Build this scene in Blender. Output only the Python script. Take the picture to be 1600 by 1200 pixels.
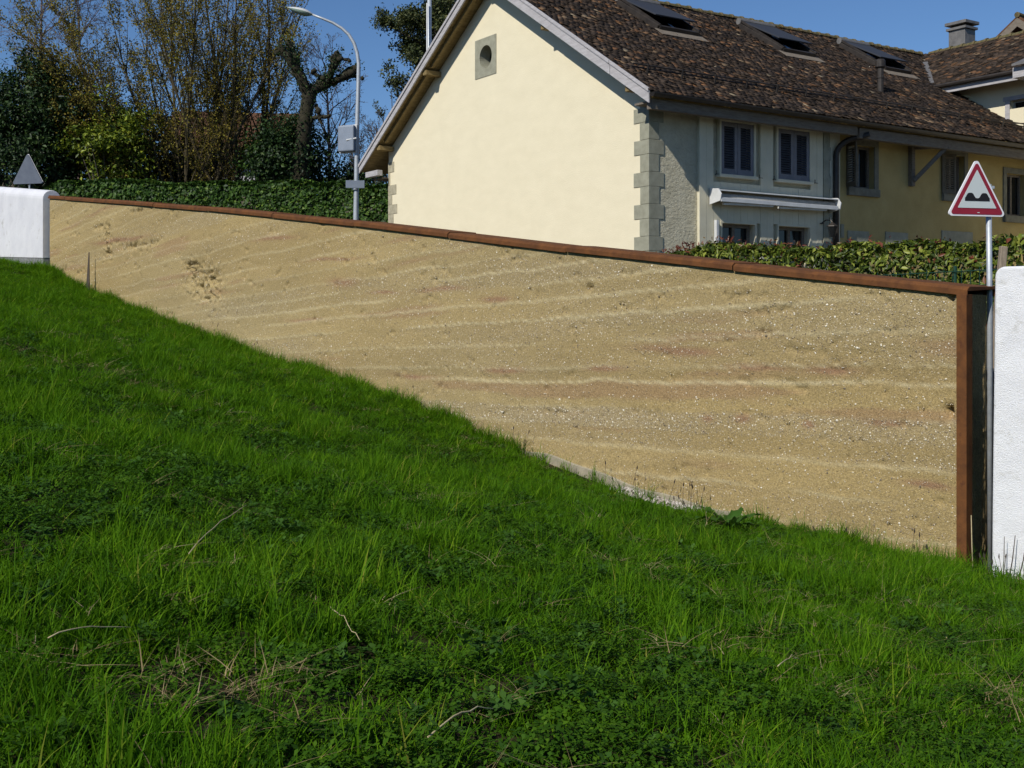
import bpy, math
import numpy as np
from mathutils import Vector

for o in list(bpy.data.objects):
    bpy.data.objects.remove(o)
scene = bpy.context.scene
R = math.radians
EYE = 1.65                 # camera height; every "rel" height below is relative to it
F, HOR = 1800.0, 490.0     # focal length and horizon row of the 1600 x 1200 photograph

# ------------------------------------------------------------------ camera
cd = bpy.data.cameras.new('camera')
cam = bpy.data.objects.new('camera', cd)
scene.collection.objects.link(cam)
cam.location = (0, 0, EYE)
cam.rotation_euler = (R(90), 0, 0)
cd.sensor_fit = 'HORIZONTAL'
cd.sensor_width = 36.0
cd.lens = 36.0 * F / 1600.0
cd.shift_y = -110.0 / 1600.0
cd.clip_start = 0.05
cd.clip_end = 3000
scene.camera = cam

# ------------------------------------------------------------------ sky and sun
SUN_AZ, SUN_EL = 40.0, 40.0          # direction the light travels: degrees right of forward, elevation
world = bpy.data.worlds.new('World')
scene.world = world
world.use_nodes = True
wn = world.node_tree
wn.nodes.clear()
sky = wn.nodes.new('ShaderNodeTexSky')
sky.sky_type = 'NISHITA'
sky.sun_disc = False
sky.sun_elevation = R(SUN_EL)
sky.sun_rotation = R(180 + SUN_AZ)
sky.altitude = 450
sky.air_density = 1.0
sky.dust_density = 0.0
sky.ozone_density = 9.0
bg = wn.nodes.new('ShaderNodeBackground')
bg.inputs['Strength'].default_value = 0.092
wo = wn.nodes.new('ShaderNodeOutputWorld')
wn.links.new(sky.outputs[0], bg.inputs['Color'])
wn.links.new(bg.outputs[0], wo.inputs['Surface'])

ld = bpy.data.lights.new('sun', 'SUN')
ld.energy = 4.5
ld.angle = R(0.53)
ld.color = (1.0, 0.955, 0.87)
sun = bpy.data.objects.new('sun', ld)
scene.collection.objects.link(sun)
_a, _e = R(SUN_AZ), R(SUN_EL)
sdir = Vector((math.sin(_a) * math.cos(_e), math.cos(_a) * math.cos(_e), -math.sin(_e)))
sun.rotation_euler = sdir.to_track_quat('-Z', 'Y').to_euler()
sun.location = (-20, -20, 40)

scene.view_settings.view_transform = 'Standard'
scene.view_settings.look = 'None'
scene.view_settings.exposure = 0.0
scene.view_settings.gamma = 1.0
scene.view_settings.use_curve_mapping = False
scene.render.engine = 'CYCLES'
scene.cycles.use_denoising = True
scene.cycles.adaptive_threshold = 0.02
scene.cycles.max_bounces = 4
scene.cycles.diffuse_bounces = 3
scene.cycles.glossy_bounces = 2
scene.cycles.transmission_bounces = 3
scene.cycles.transparent_max_bounces = 8

# ------------------------------------------------------------------ helpers
col = scene.collection

def tag(o, label=None, cat=None, group=None, kind=None):
    if label: o['label'] = label
    if cat: o['category'] = cat
    if group: o['group'] = group
    if kind: o['kind'] = kind
    return o

def empty(name, loc=(0, 0, 0), rz=0.0):
    o = bpy.data.objects.new(name, None)
    o.location = loc
    o.rotation_euler = (0, 0, rz)
    o.empty_display_size = 0.2
    col.objects.link(o)
    return o

def make_mesh(name, V, faces, smooth=False):
    """V (n,3) array; faces: (m,3)/(m,4) array or list of index lists"""
    me = bpy.data.meshes.new(name)
    V = np.asarray(V, dtype=np.float64)
    if isinstance(faces, np.ndarray):
        m, k = faces.shape
        me.vertices.add(len(V))
        me.vertices.foreach_set('co', V.ravel())
        me.loops.add(m * k)
        me.loops.foreach_set('vertex_index', faces.ravel().astype(np.int32))
        me.polygons.add(m)
        me.polygons.foreach_set('loop_start', np.arange(0, m * k, k, dtype=np.int32))
        me.update(calc_edges=True)
    else:
        me.from_pydata([tuple(v) for v in V], [], faces)
        me.update()
    if smooth:
        me.polygons.foreach_set('use_smooth', np.ones(len(me.polygons), dtype=bool))
    return me

def link(name, me, mat, parent=None, loc=None):
    o = bpy.data.objects.new(name, me)
    if mat is not None and len(me.materials) == 0:
        me.materials.append(mat)
    col.objects.link(o)
    if parent is not None:
        o.parent = parent
    if loc is not None:
        o.location = loc
    return o

class MB:
    """collects simple shapes into one mesh"""
    def __init__(self):
        self.v = []; self.f = []
    def add(self, vs, fs):
        b = len(self.v)
        self.v += [tuple(map(float, p)) for p in vs]
        self.f += [[i + b for i in f] for f in fs]
        return self
    def quad(self, a, b, c, d):
        return self.add([a, b, c, d], [[0, 1, 2, 3]])
    def hexa(self, p):
        """8 corners: bottom loop 0-3, top loop 4-7"""
        return self.add(p, [[3, 2, 1, 0], [4, 5, 6, 7], [0, 1, 5, 4], [1, 2, 6, 5], [2, 3, 7, 6], [3, 0, 4, 7]])
    def box(self, x0, x1, y0, y1, z0, z1):
        x0, x1 = sorted((x0, x1)); y0, y1 = sorted((y0, y1)); z0, z1 = sorted((z0, z1))
        return self.hexa([(x0, y0, z0), (x1, y0, z0), (x1, y1, z0), (x0, y1, z0), (x0, y0, z1), (x1, y0, z1), (x1, y1, z1), (x0, y1, z1)])
    def bar(self, a, b, w, h, up=(0, 0, 1)):
        a = np.array(a, float); b = np.array(b, float); t = b - a; t /= np.linalg.norm(t)
        u = np.array(up, float); s = np.cross(t, u); s /= np.linalg.norm(s); u = np.cross(s, t)
        s *= w / 2; u *= h / 2
        return self.hexa([a - s - u, b - s - u, b + s - u, a + s - u, a - s + u, b - s + u, b + s + u, a + s + u])
    def tube(self, pts, rad, n=8, cap=True):
        pts = np.array(pts, float)
        rad = np.full(len(pts), rad, float) if np.isscalar(rad) else np.array(rad, float)
        V, Fc = tube_arrays(pts, rad, n)
        fs = [list(map(int, q)) for q in Fc]
        if cap:
            fs.append(list(range(n))[::-1]); m = (len(pts) - 1) * n
            fs.append([m + i for i in range(n)])
        return self.add(V, fs)
    def prism(self, outline, ax_a, ax_b, ax_n, o, depth):
        """outline [(a,b)] spanned by ax_a, ax_b from o, extruded along ax_n by depth"""
        A, B, N, O = (np.array(q, float) for q in (ax_a, ax_b, ax_n, o))
        n = len(outline)
        lo = [O + A * a + B * b for a, b in outline]
        hi = [p + N * depth for p in lo]
        return self.add(lo + hi, [list(range(n))[::-1], [n + i for i in range(n)]] + [[i, (i + 1) % n, n + (i + 1) % n, n + i] for i in range(n)])
    def lathe(self, prof, c=(0, 0, 0), n=16):
        vs = []; fs = []
        for r, z in prof:
            for k in range(n):
                a = 2 * math.pi * k / n
                vs.append((c[0] + r * math.cos(a), c[1] + r * math.sin(a), c[2] + z))
        for i in range(len(prof) - 1):
            for k in range(n):
                fs.append([i * n + k, i * n + (k + 1) % n, (i + 1) * n + (k + 1) % n, (i + 1) * n + k])
        return self.add(vs, fs)
    def build(self, name, mat, parent=None, smooth=False, off=(0, 0, 0), bevel=0.0, fixn=True, seg=2):
        V = np.array(self.v) + np.array(off)
        me = make_mesh(name, V, self.f, smooth)
        if fixn:
            import bmesh
            bm = bmesh.new(); bm.from_mesh(me)
            bmesh.ops.recalc_face_normals(bm, faces=bm.faces)
            bm.to_mesh(me); bm.free()
        o = link(name, me, mat, parent)
        if bevel:
            md = o.modifiers.new('bevel', 'BEVEL'); md.width = bevel; md.segments = seg; md.limit_method = 'ANGLE'
        return o

def tube_arrays(pts, rad, n):
    m = len(pts)
    t = np.gradient(pts, axis=0)
    t /= np.linalg.norm(t, axis=1)[:, None] + 1e-9
    mean = t.mean(0)
    ref = np.array([0.31, 0.95, 0.05]) if abs(mean[2]) > 0.6 else np.array([0.05, 0.07, 1.0])
    a = np.cross(t, ref); a /= np.linalg.norm(a, axis=1)[:, None] + 1e-9
    b = np.cross(t, a)
    ang = np.arange(n) * 2 * np.pi / n
    V = pts[:, None, :] + rad[:, None, None] * (np.cos(ang)[None, :, None] * a[:, None, :] + np.sin(ang)[None, :, None] * b[:, None, :])
    i = np.arange(m - 1)[:, None] * n; k = np.arange(n)[None, :]; k2 = (k + 1) % n
    Fc = np.stack([i + k, i + k2, i + n + k2, i + n + k], -1).reshape(-1, 4)
    return V.reshape(-1, 3), Fc

def join_tubes(branches, sides):
    Vs = []; Fs = []; b = 0
    for (pts, rad), n in zip(branches, sides):
        V, Fc = tube_arrays(pts, rad, n)
        Vs.append(V); Fs.append(Fc + b); b += len(V)
    return np.concatenate(Vs), np.concatenate(Fs)

def hash2(ix, iy, seed):
    h = (ix.astype(np.int64) * 374761393 + iy.astype(np.int64) * 668265263 + seed * 1442695041) & 0x7fffffff
    h = ((h ^ (h >> 13)) * 1274126177) & 0x7fffffff
    return ((h ^ (h >> 16)) & 0xffff) / 65535.0

def vnoise(x, y, seed=0):
    x = np.asarray(x, float); y = np.asarray(y, float)
    ix = np.floor(x); iy = np.floor(y); fx = x - ix; fy = y - iy
    fx = fx * fx * (3 - 2 * fx); fy = fy * fy * (3 - 2 * fy)
    a = hash2(ix, iy, seed); b = hash2(ix + 1, iy, seed); c = hash2(ix, iy + 1, seed); d = hash2(ix + 1, iy + 1, seed)
    return (a * (1 - fx) + b * fx) * (1 - fy) + (c * (1 - fx) + d * fx) * fy

def fbm(x, y, seed=0, oct=4):
    s = 0; a = 0.5; t = 0
    for i in range(oct):
        s = s + a * vnoise(x * 2 ** i, y * 2 ** i, seed + i * 17); t += a; a *= 0.5
    return s / t

def sstep(a, b, x):
    t = np.clip((x - a) / (b - a), 0, 1)
    return t * t * (3 - 2 * t)

# ------------------------------------------------------------------ materials
def nd(nt, kind, **kw):
    n = nt.nodes.new(kind)
    for k, v in kw.items():
        if k in n.inputs: n.inputs[k].default_value = v
        else: setattr(n, k, v)
    return n

def ramp(nt, stops):
    r = nt.nodes.new('ShaderNodeValToRGB')
    el = r.color_ramp.elements
    while len(el) < len(stops): el.new(0.5)
    for e, (p, c) in zip(el, stops):
        e.position = p; e.color = (*c, 1)
    return r

def material(name, c1, c2=None, scale=3.0, detail=5, rough=0.8, bump=0.0, bscale=None, spec=0.3, metal=0.0, coord='Object', stretch=(1, 1, 1), bdist=0.02, spots=None, lo=0.35, hi=0.65):
    m = bpy.data.materials.new(name); m.use_nodes = True
    nt = m.node_tree; p = nt.nodes['Principled BSDF']
    p.inputs['Roughness'].default_value = rough
    p.inputs['Specular IOR Level'].default_value = spec
    p.inputs['Metallic'].default_value = metal
    tc = nt.nodes.new('ShaderNodeTexCoord'); mp = nt.nodes.new('ShaderNodeMapping')
    mp.inputs['Scale'].default_value = stretch
    nt.links.new(tc.outputs[coord], mp.inputs['Vector'])
    if c2 is None:
        p.inputs['Base Color'].default_value = (*c1, 1)
    else:
        nz = nd(nt, 'ShaderNodeTexNoise', Scale=scale, Detail=detail, Roughness=0.65)
        nt.links.new(mp.outputs[0], nz.inputs['Vector'])
        rp = ramp(nt, [(lo, c1), (hi, c2)])
        nt.links.new(nz.outputs['Fac'], rp.inputs['Fac'])
        out = rp.outputs['Color']
        if spots:
            sc, th, sc_col = spots
            n2 = nd(nt, 'ShaderNodeTexNoise', Scale=sc, Detail=6, Roughness=0.7)
            nt.links.new(mp.outputs[0], n2.inputs['Vector'])
            r2 = ramp(nt, [(th, (0, 0, 0)), (th + 0.12, (1, 1, 1))])
            nt.links.new(n2.outputs['Fac'], r2.inputs['Fac'])
            mx = nt.nodes.new('ShaderNodeMix'); mx.data_type = 'RGBA'
            mx.inputs['B'].default_value = (*sc_col, 1) if 'B' in mx.inputs else (0, 0, 0, 1)
            nt.links.new(r2.outputs['Color'], mx.inputs[0]); nt.links.new(out, mx.inputs[6]); mx.inputs[7].default_value = (*sc_col, 1)
            out = mx.outputs[2]
        nt.links.new(out, p.inputs['Base Color'])
    if bump:
        nb = nd(nt, 'ShaderNodeTexNoise', Scale=bscale or scale * 6, Detail=6, Roughness=0.7)
        nt.links.new(mp.outputs[0], nb.inputs['Vector'])
        bp = nd(nt, 'ShaderNodeBump', Strength=bump, Distance=bdist)
        nt.links.new(nb.outputs['Fac'], bp.inputs['Height'])
        nt.links.new(bp.outputs[0], p.inputs['Normal'])
    return m

def leaf_material(name, stops, transl=0.35, rough=0.5, spec=0.4, source='island', gain=0.0, patch=None):
    m = bpy.data.materials.new(name); m.use_nodes = True
    nt = m.node_tree; p = nt.nodes['Principled BSDF']; out = nt.nodes['Material Output']
    p.inputs['Roughness'].default_value = rough
    p.inputs['Specular IOR Level'].default_value = spec
    if source == 'island':
        src = nt.nodes.new('ShaderNodeNewGeometry').outputs['Random Per Island']
    else:
        a = nt.nodes.new('ShaderNodeNewGeometry').outputs['Random Per Island']
        b = nt.nodes.new('ShaderNodeObjectInfo').outputs['Random']
        mm = nd(nt, 'ShaderNodeMath', operation='MULTIPLY_ADD'); mm.inputs[1].default_value = 0.5
        m2 = nd(nt, 'ShaderNodeMath', operation='MULTIPLY'); m2.inputs[1].default_value = 0.5
        nt.links.new(b, m2.inputs[0]); nt.links.new(a, mm.inputs[0]); nt.links.new(m2.outputs[0], mm.inputs[2])
        src = mm.outputs[0]
    rp = ramp(nt, stops)
    nt.links.new(src, rp.inputs['Fac'])
    colr = rp.outputs['Color']
    if patch:
        sc, tint = patch
        ge = nt.nodes.new('ShaderNodeNewGeometry')
        nz = nd(nt, 'ShaderNodeTexNoise', Scale=sc, Detail=3)
        nt.links.new(ge.outputs['Position'], nz.inputs['Vector'])
        r2 = ramp(nt, [(0.38, (1, 1, 1)), (0.62, tint)])
        nt.links.new(nz.outputs['Fac'], r2.inputs['Fac'])
        mx = nt.nodes.new('ShaderNodeMix'); mx.data_type = 'RGBA'; mx.blend_type = 'MULTIPLY'
        mx.inputs[0].default_value = 1.0
        nt.links.new(colr, mx.inputs[6]); nt.links.new(r2.outputs['Color'], mx.inputs[7])
        colr = mx.outputs[2]
    nt.links.new(colr, p.inputs['Base Color'])
    tr = nt.nodes.new('ShaderNodeBsdfTranslucent')
    nt.links.new(colr, tr.inputs['Color'])
    ms = nt.nodes.new('ShaderNodeMixShader'); ms.inputs[0].default_value = transl
    nt.links.new(p.outputs[0], ms.inputs[1]); nt.links.new(tr.outputs[0], ms.inputs[2])
    nt.links.new(ms.outputs[0], out.inputs['Surface'])
    return m

def island_material(name, stops, rough=0.85, spec=0.25, bump=0.3, bscale=40, dirt=(0.55, 1.15), dscale=9, bdist=0.01):
    m = bpy.data.materials.new(name); m.use_nodes = True
    nt = m.node_tree; p = nt.nodes['Principled BSDF']
    p.inputs['Roughness'].default_value = rough; p.inputs['Specular IOR Level'].default_value = spec
    g = nt.nodes.new('ShaderNodeNewGeometry'); rp = ramp(nt, stops)
    nt.links.new(g.outputs['Random Per Island'], rp.inputs['Fac'])
    tc = nt.nodes.new('ShaderNodeTexCoord')
    nz = nd(nt, 'ShaderNodeTexNoise', Scale=dscale, Detail=5, Roughness=0.7)
    nt.links.new(tc.outputs['Object'], nz.inputs['Vector'])
    r2 = ramp(nt, [(0.3, (dirt[0],) * 3), (0.7, (dirt[1],) * 3)])
    nt.links.new(nz.outputs['Fac'], r2.inputs['Fac'])
    mx = nt.nodes.new('ShaderNodeMix'); mx.data_type = 'RGBA'; mx.blend_type = 'MULTIPLY'; mx.inputs[0].default_value = 1
    nt.links.new(rp.outputs['Color'], mx.inputs[6]); nt.links.new(r2.outputs['Color'], mx.inputs[7])
    nt.links.new(mx.outputs[2], p.inputs['Base Color'])
    nb = nd(nt, 'ShaderNodeTexNoise', Scale=bscale, Detail=5)
    nt.links.new(tc.outputs['Object'], nb.inputs['Vector'])
    bp = nd(nt, 'ShaderNodeBump', Strength=bump, Distance=bdist)
    nt.links.new(nb.outputs['Fac'], bp.inputs['Height']); nt.links.new(bp.outputs[0], p.inputs['Normal'])
    return m

def earth_material():
    m = bpy.data.materials.new('rammed_earth'); m.use_nodes = True
    nt = m.node_tree; p = nt.nodes['Principled BSDF']
    p.inputs['Roughness'].default_value = 0.95; p.inputs['Specular IOR Level'].default_value = 0.1
    at = nt.nodes.new('ShaderNodeAttribute'); at.attribute_name = 'Col'
    tc = nt.nodes.new('ShaderNodeTexCoord')
    n1 = nd(nt, 'ShaderNodeTexNoise', Scale=42.0, Detail=5, Roughness=0.75)
    nt.links.new(tc.outputs['Object'], n1.inputs['Vector'])
    r1 = ramp(nt, [(0.3, (0.52, 0.52, 0.52)), (0.5, (1, 1, 1)), (0.72, (1.38, 1.36, 1.3))])
    nt.links.new(n1.outputs['Fac'], r1.inputs['Fac'])
    mx = nt.nodes.new('ShaderNodeMix'); mx.data_type = 'RGBA'; mx.blend_type = 'MULTIPLY'; mx.inputs[0].default_value = 1
    nt.links.new(at.outputs['Color'], mx.inputs[6]); nt.links.new(r1.outputs['Color'], mx.inputs[7])
    # fine embedded grit
    vo = nd(nt, 'ShaderNodeTexVoronoi', Scale=70.0); vo.feature = 'F1'
    nt.links.new(tc.outputs['Object'], vo.inputs['Vector'])
    r2 = ramp(nt, [(0.0, (1, 1, 1)), (0.16, (1, 1, 1)), (0.24, (0, 0, 0))])
    nt.links.new(vo.outputs['Distance'], r2.inputs['Fac'])
    wn_ = nt.nodes.new('ShaderNodeTexWhiteNoise'); nt.links.new(vo.outputs['Position'], wn_.inputs['Vector'])
    r3 = ramp(nt, [(0.0, (0, 0, 0)), (0.58, (0, 0, 0)), (0.60, (1, 1, 1))])
    nt.links.new(wn_.outputs['Value'], r3.inputs['Fac'])
    mu = nd(nt, 'ShaderNodeMath', operation='MULTIPLY'); nt.links.new(r2.outputs['Color'], mu.inputs[0]); nt.links.new(r3.outputs['Color'], mu.inputs[1])
    r4 = ramp(nt, [(0.0, (0.12, 0.1, 0.075)), (0.45, (0.22, 0.17, 0.1)), (0.6, (0.55, 0.46, 0.32)), (1.0, (0.7, 0.64, 0.52))])
    nt.links.new(wn_.outputs['Color'], r4.inputs['Fac'])
    m2 = nt.nodes.new('ShaderNodeMix'); m2.data_type = 'RGBA'
    nt.links.new(mu.outputs[0], m2.inputs[0]); nt.links.new(mx.outputs[2], m2.inputs[6]); nt.links.new(r4.outputs['Color'], m2.inputs[7])
    nt.links.new(m2.outputs[2], p.inputs['Base Color'])
    n2 = nd(nt, 'ShaderNodeTexNoise', Scale=55.0, Detail=5, Roughness=0.75)
    nt.links.new(tc.outputs['Object'], n2.inputs['Vector'])
    bp = nd(nt, 'ShaderNodeBump', Strength=0.9, Distance=0.02)
    nt.links.new(n2.outputs['Fac'], bp.inputs['Height']); nt.links.new(bp.outputs[0], p.inputs['Normal'])
    return m

M = {}
M['earth'] = earth_material()
M['pebble'] = island_material('pebble', [(0.0, (0.17, 0.14, 0.10)), (0.3, (0.28, 0.225, 0.15)), (0.55, (0.42, 0.34, 0.22)), (0.78, (0.60, 0.52, 0.38)), (1.0, (0.82, 0.78, 0.68))], rough=0.8, dirt=(0.85, 1.1))
M['rust'] = material('rusted_steel', (0.088, 0.036, 0.014), (0.155, 0.061, 0.019), scale=5, rough=0.85, bump=0.15, bscale=60, spec=0.2, spots=(14, 0.56, (0.085, 0.032, 0.014)))
M['white_plaster'] = material('white_plaster', (0.71, 0.715, 0.735), (0.80, 0.805, 0.82), scale=2.2, rough=0.92, bump=0.6, bscale=45, spec=0.1, bdist=0.025, stretch=(1, 1, 2.2), spots=(4, 0.57, (0.60, 0.595, 0.58)))
M['white_smooth'] = material('white_wall_paint', (0.57, 0.575, 0.61), (0.66, 0.665, 0.69), scale=1.3, rough=0.92, spots=(2.5, 0.58, (0.46, 0.455, 0.45)), bump=0.4, bscale=22, spec=0.1, bdist=0.02)
M['concrete'] = material('concrete', (0.25, 0.225, 0.165), (0.37, 0.33, 0.245), scale=3.5, rough=0.95, bump=0.4, bscale=40, spec=0.1)
M['concrete_dark'] = material('concrete_block_grey', (0.16, 0.165, 0.175), (0.25, 0.255, 0.265), scale=6, rough=0.95, bump=0.5, bscale=50, spec=0.1)
M['cream'] = material('cream_render', (0.70, 0.63, 0.45), (0.775, 0.70, 0.51), scale=1.6, lo=0.2, hi=0.8, rough=0.95, bump=0.45, bscale=26, spec=0.08, bdist=0.015, stretch=(1, 1, 2.2))
M['ochre'] = material('ochre_render', (0.37, 0.285, 0.12), (0.45, 0.35, 0.155), scale=1.1, rough=0.95, bump=0.5, bscale=30, spec=0.08, bdist=0.02)
M['roughcast'] = material('roughcast', (0.55, 0.505, 0.365), (0.68, 0.63, 0.47), scale=3, rough=0.95, bump=1.0, bscale=14, spec=0.08, bdist=0.09)
M['cladding'] = material('pale_cladding', (0.56, 0.52, 0.385), (0.63, 0.59, 0.445), scale=2.0, rough=0.8, bump=0.15, bscale=30, spec=0.2)
M['stone'] = material('grey_green_sandstone', (0.25, 0.245, 0.185), (0.33, 0.325, 0.25), scale=5, rough=0.95, bump=0.35, bscale=60, spec=0.1, bdist=0.01)
M['stone_pale'] = material('weathered_sandstone', (0.30, 0.27, 0.19), (0.44, 0.40, 0.29), scale=6, rough=0.95, bump=0.4, bscale=60, spec=0.1, bdist=0.01)
M['stone_dark'] = material('dark_window_stone', (0.15, 0.145, 0.115), (0.22, 0.21, 0.165), scale=6, rough=0.95, bump=0.35, bscale=60, spec=0.1)
M['barge'] = material('weathered_grey_board', (0.34, 0.325, 0.33), (0.46, 0.44, 0.445), scale=4, rough=0.8, bump=0.25, bscale=50, spec=0.2, stretch=(6, 1, 6))
M['soffit'] = material('soffit_wood', (0.17, 0.12, 0.05), (0.27, 0.20, 0.09), scale=4, rough=0.85, bump=0.25, bscale=40, spec=0.15, stretch=(1, 5, 5))
M['eave_wood'] = material('grey_brown_beam', (0.14, 0.115, 0.09), (0.21, 0.18, 0.145), scale=5, rough=0.85, bump=0.25, bscale=50, spec=0.15, stretch=(1, 6, 6))
M['dark_metal'] = material('dark_copper', (0.035, 0.03, 0.027), (0.06, 0.05, 0.042), scale=6, rough=0.5, spec=0.4, metal=0.4)
M['zinc'] = material('grey_zinc', (0.13, 0.125, 0.12), (0.20, 0.19, 0.18), scale=5, rough=0.6, spec=0.4, metal=0.3)
M['glass'] = material('dark_window_glass', (0.012, 0.013, 0.014), rough=0.06, spec=0.5)
M['roof_glass'] = material('skylight_screen', (0.035, 0.038, 0.046), rough=0.6, spec=0.25)
M['interior'] = material('dark_room', (0.02, 0.018, 0.015), rough=0.9)
M['window_frame'] = material('window_frame_paint', (0.30, 0.28, 0.25), (0.38, 0.36, 0.32), scale=8, rough=0.6)
M['shutter'] = material('blue_grey_shutter_paint', (0.15, 0.148, 0.165), (0.195, 0.192, 0.21), scale=5, rough=0.6, spec=0.3)
M['louvre'] = material('dark_louvre_paint', (0.05, 0.048, 0.055), (0.075, 0.072, 0.08), scale=5, rough=0.7)
M['shutter_brown'] = material('brown_shutter_paint', (0.10, 0.085, 0.06), (0.15, 0.125, 0.09), scale=5, rough=0.7)
M['white_metal'] = material('white_enamel', (0.50, 0.505, 0.50), (0.60, 0.605, 0.60), scale=4, rough=0.45, spec=0.4)
M['awning_cloth'] = material('rolled_awning_cloth', (0.34, 0.33, 0.31), (0.44, 0.42, 0.38), scale=3, rough=0.9, stretch=(4, 1, 1))
M['tiles'] = island_material('old_clay_tiles', [(0.0, (0.024, 0.019, 0.016)), (0.45, (0.043, 0.032, 0.025)), (0.72, (0.062, 0.045, 0.034)), (0.86, (0.09, 0.058, 0.038)), (0.95, (0.15, 0.075, 0.037)), (0.99, (0.17, 0.12, 0.075)), (1.0, (0.24, 0.20, 0.14))], rough=0.95, spec=0.1, bump=0.6, bscale=35, dirt=(0.55, 1.35), dscale=1.6)
M['ridge_tile'] = material('mossy_ridge_tile', (0.075, 0.06, 0.035), (0.15, 0.12, 0.06), scale=7, rough=0.95, bump=0.5, bscale=40, spec=0.1, spots=(5, 0.55, (0.07, 0.08, 0.03)))
M['tiles_far'] = material('brown_roof_far', (0.085, 0.045, 0.028), (0.14, 0.072, 0.042), scale=4, rough=0.95, bump=0.8, bscale=14, spec=0.1)
M['galv'] = material('galvanised_steel', (0.36, 0.39, 0.42), (0.46, 0.49, 0.52), scale=14, rough=0.5, spec=0.4, metal=0.35)
M['sign_white'] = material('sign_white', (0.53, 0.575, 0.565), rough=0.5)
M['sign_edge'] = material('sign_border_white', (0.75, 0.74, 0.76), rough=0.5)
M['sign_red'] = material('sign_red', (0.22, 0.014, 0.03), (0.27, 0.018, 0.036), scale=3, rough=0.5)
M['sign_black'] = material('sign_black', (0.012, 0.012, 0.013), rough=0.5)
M['sign_back'] = material('sign_back_grey', (0.20, 0.235, 0.29), (0.24, 0.275, 0.33), scale=3, rough=0.55, metal=0.2)
M['sign_back_shaded'] = material('sign_back_grey_shaded', (0.085, 0.10, 0.135), (0.115, 0.135, 0.17), scale=3, rough=0.6)  # darker sign back for the far sign: shade painted into the colour
M['lamp_shell'] = material('lamp_shell_grey', (0.50, 0.51, 0.50), rough=0.5)
M['lamp_glass'] = material('lamp_bowl_greenish', (0.24, 0.32, 0.27), rough=0.3)
M['wood_old'] = material('weathered_stake_wood', (0.21, 0.165, 0.12), (0.33, 0.27, 0.20), scale=9, rough=0.9, bump=0.5, bscale=30, stretch=(8, 8, 1))
M['stake_dark'] = material('dark_stake_wood', (0.06, 0.05, 0.042), (0.11, 0.09, 0.075), scale=9, rough=0.9, stretch=(8, 8, 1))
M['fence_green'] = material('green_coated_wire', (0.012, 0.05, 0.032), rough=0.5)
M['soil'] = material('meadow_soil', (0.018, 0.017, 0.008), (0.045, 0.038, 0.02), scale=2.5, rough=1.0, bump=0.8, bscale=20, spec=0.05)
M['terrain'] = material('yard_ground', (0.07, 0.065, 0.05), (0.11, 0.10, 0.075), scale=1.2, rough=1.0, spec=0.05)
M['asphalt'] = material('asphalt', (0.045, 0.045, 0.047), (0.06, 0.06, 0.062), scale=20, rough=0.95, bump=0.4, bscale=120)
M['bark'] = material('bark_grey_brown', (0.05, 0.04, 0.03), (0.10, 0.085, 0.065), scale=9, rough=0.95, bump=0.7, bscale=25, stretch=(3, 3, 0.6))
M['bark_moss'] = material('bark_mossy_dark', (0.016, 0.014, 0.009), (0.042, 0.037, 0.02), scale=7, rough=0.95, bump=0.9, bscale=18)
M['twig'] = material('twig_grey_purple', (0.105, 0.08, 0.075), (0.16, 0.125, 0.115), scale=3, rough=0.95)
M['twig_brown'] = material('twig_olive_brown', (0.045, 0.036, 0.02), (0.085, 0.068, 0.036), scale=3, rough=0.95)
M['leaf_bud'] = leaf_material('budding_leaves', [(0.0, (0.09, 0.078, 0.012)), (0.4, (0.165, 0.135, 0.02)), (0.75, (0.24, 0.18, 0.028)), (1.0, (0.23, 0.24, 0.035))], transl=0.3, rough=0.7, spec=0.2)
M['leaf_bare'] = leaf_material('bare_tree_buds', [(0.0, (0.10, 0.08, 0.06)), (1.0, (0.17, 0.14, 0.09))], transl=0.2, rough=0.8, spec=0.2)
M['leaf_dark'] = leaf_material('evergreen_leaves', [(0.0, (0.008, 0.018, 0.006)), (0.5, (0.016, 0.038, 0.010)), (0.85, (0.03, 0.062, 0.014)), (1.0, (0.06, 0.10, 0.02))], transl=0.15, rough=0.5, spec=0.22)
M['leaf_laurel'] = leaf_material('bright_laurel_leaves', [(0.0, (0.04, 0.07, 0.008)), (0.45, (0.11, 0.16, 0.014)), (0.8, (0.22, 0.27, 0.02)), (1.0, (0.36, 0.39, 0.05))], transl=0.3, rough=0.45, spec=0.3)
M['leaf_ivy'] = leaf_material('hedge_leaves_green', [(0.0, (0.016, 0.040, 0.008)), (0.5, (0.038, 0.085, 0.014)), (0.85, (0.07, 0.14, 0.02)), (1.0, (0.14, 0.21, 0.03))], transl=0.2, rough=0.5, spec=0.2)
M['leaf_photinia'] = leaf_material('photinia_leaves', [(0.0, (0.022, 0.038, 0.007)), (0.4, (0.065, 0.10, 0.012)), (0.75, (0.16, 0.20, 0.022)), (0.95, (0.30, 0.33, 0.06)), (0.975, (0.16, 0.05, 0.025)), (1.0, (0.20, 0.06, 0.035))], transl=0.25, rough=0.42, spec=0.28)
M['leaf_red'] = leaf_material('photinia_red_shoots', [(0.0, (0.10, 0.025, 0.018)), (0.6, (0.20, 0.05, 0.03)), (1.0, (0.16, 0.11, 0.03))], transl=0.3, rough=0.4, spec=0.5)
M['leaf_pine'] = leaf_material('pine_foliage', [(0.0, (0.02, 0.032, 0.010)), (0.5, (0.05, 0.068, 0.018)), (1.0, (0.12, 0.125, 0.035))], transl=0.15, rough=0.6, spec=0.3)
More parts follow.
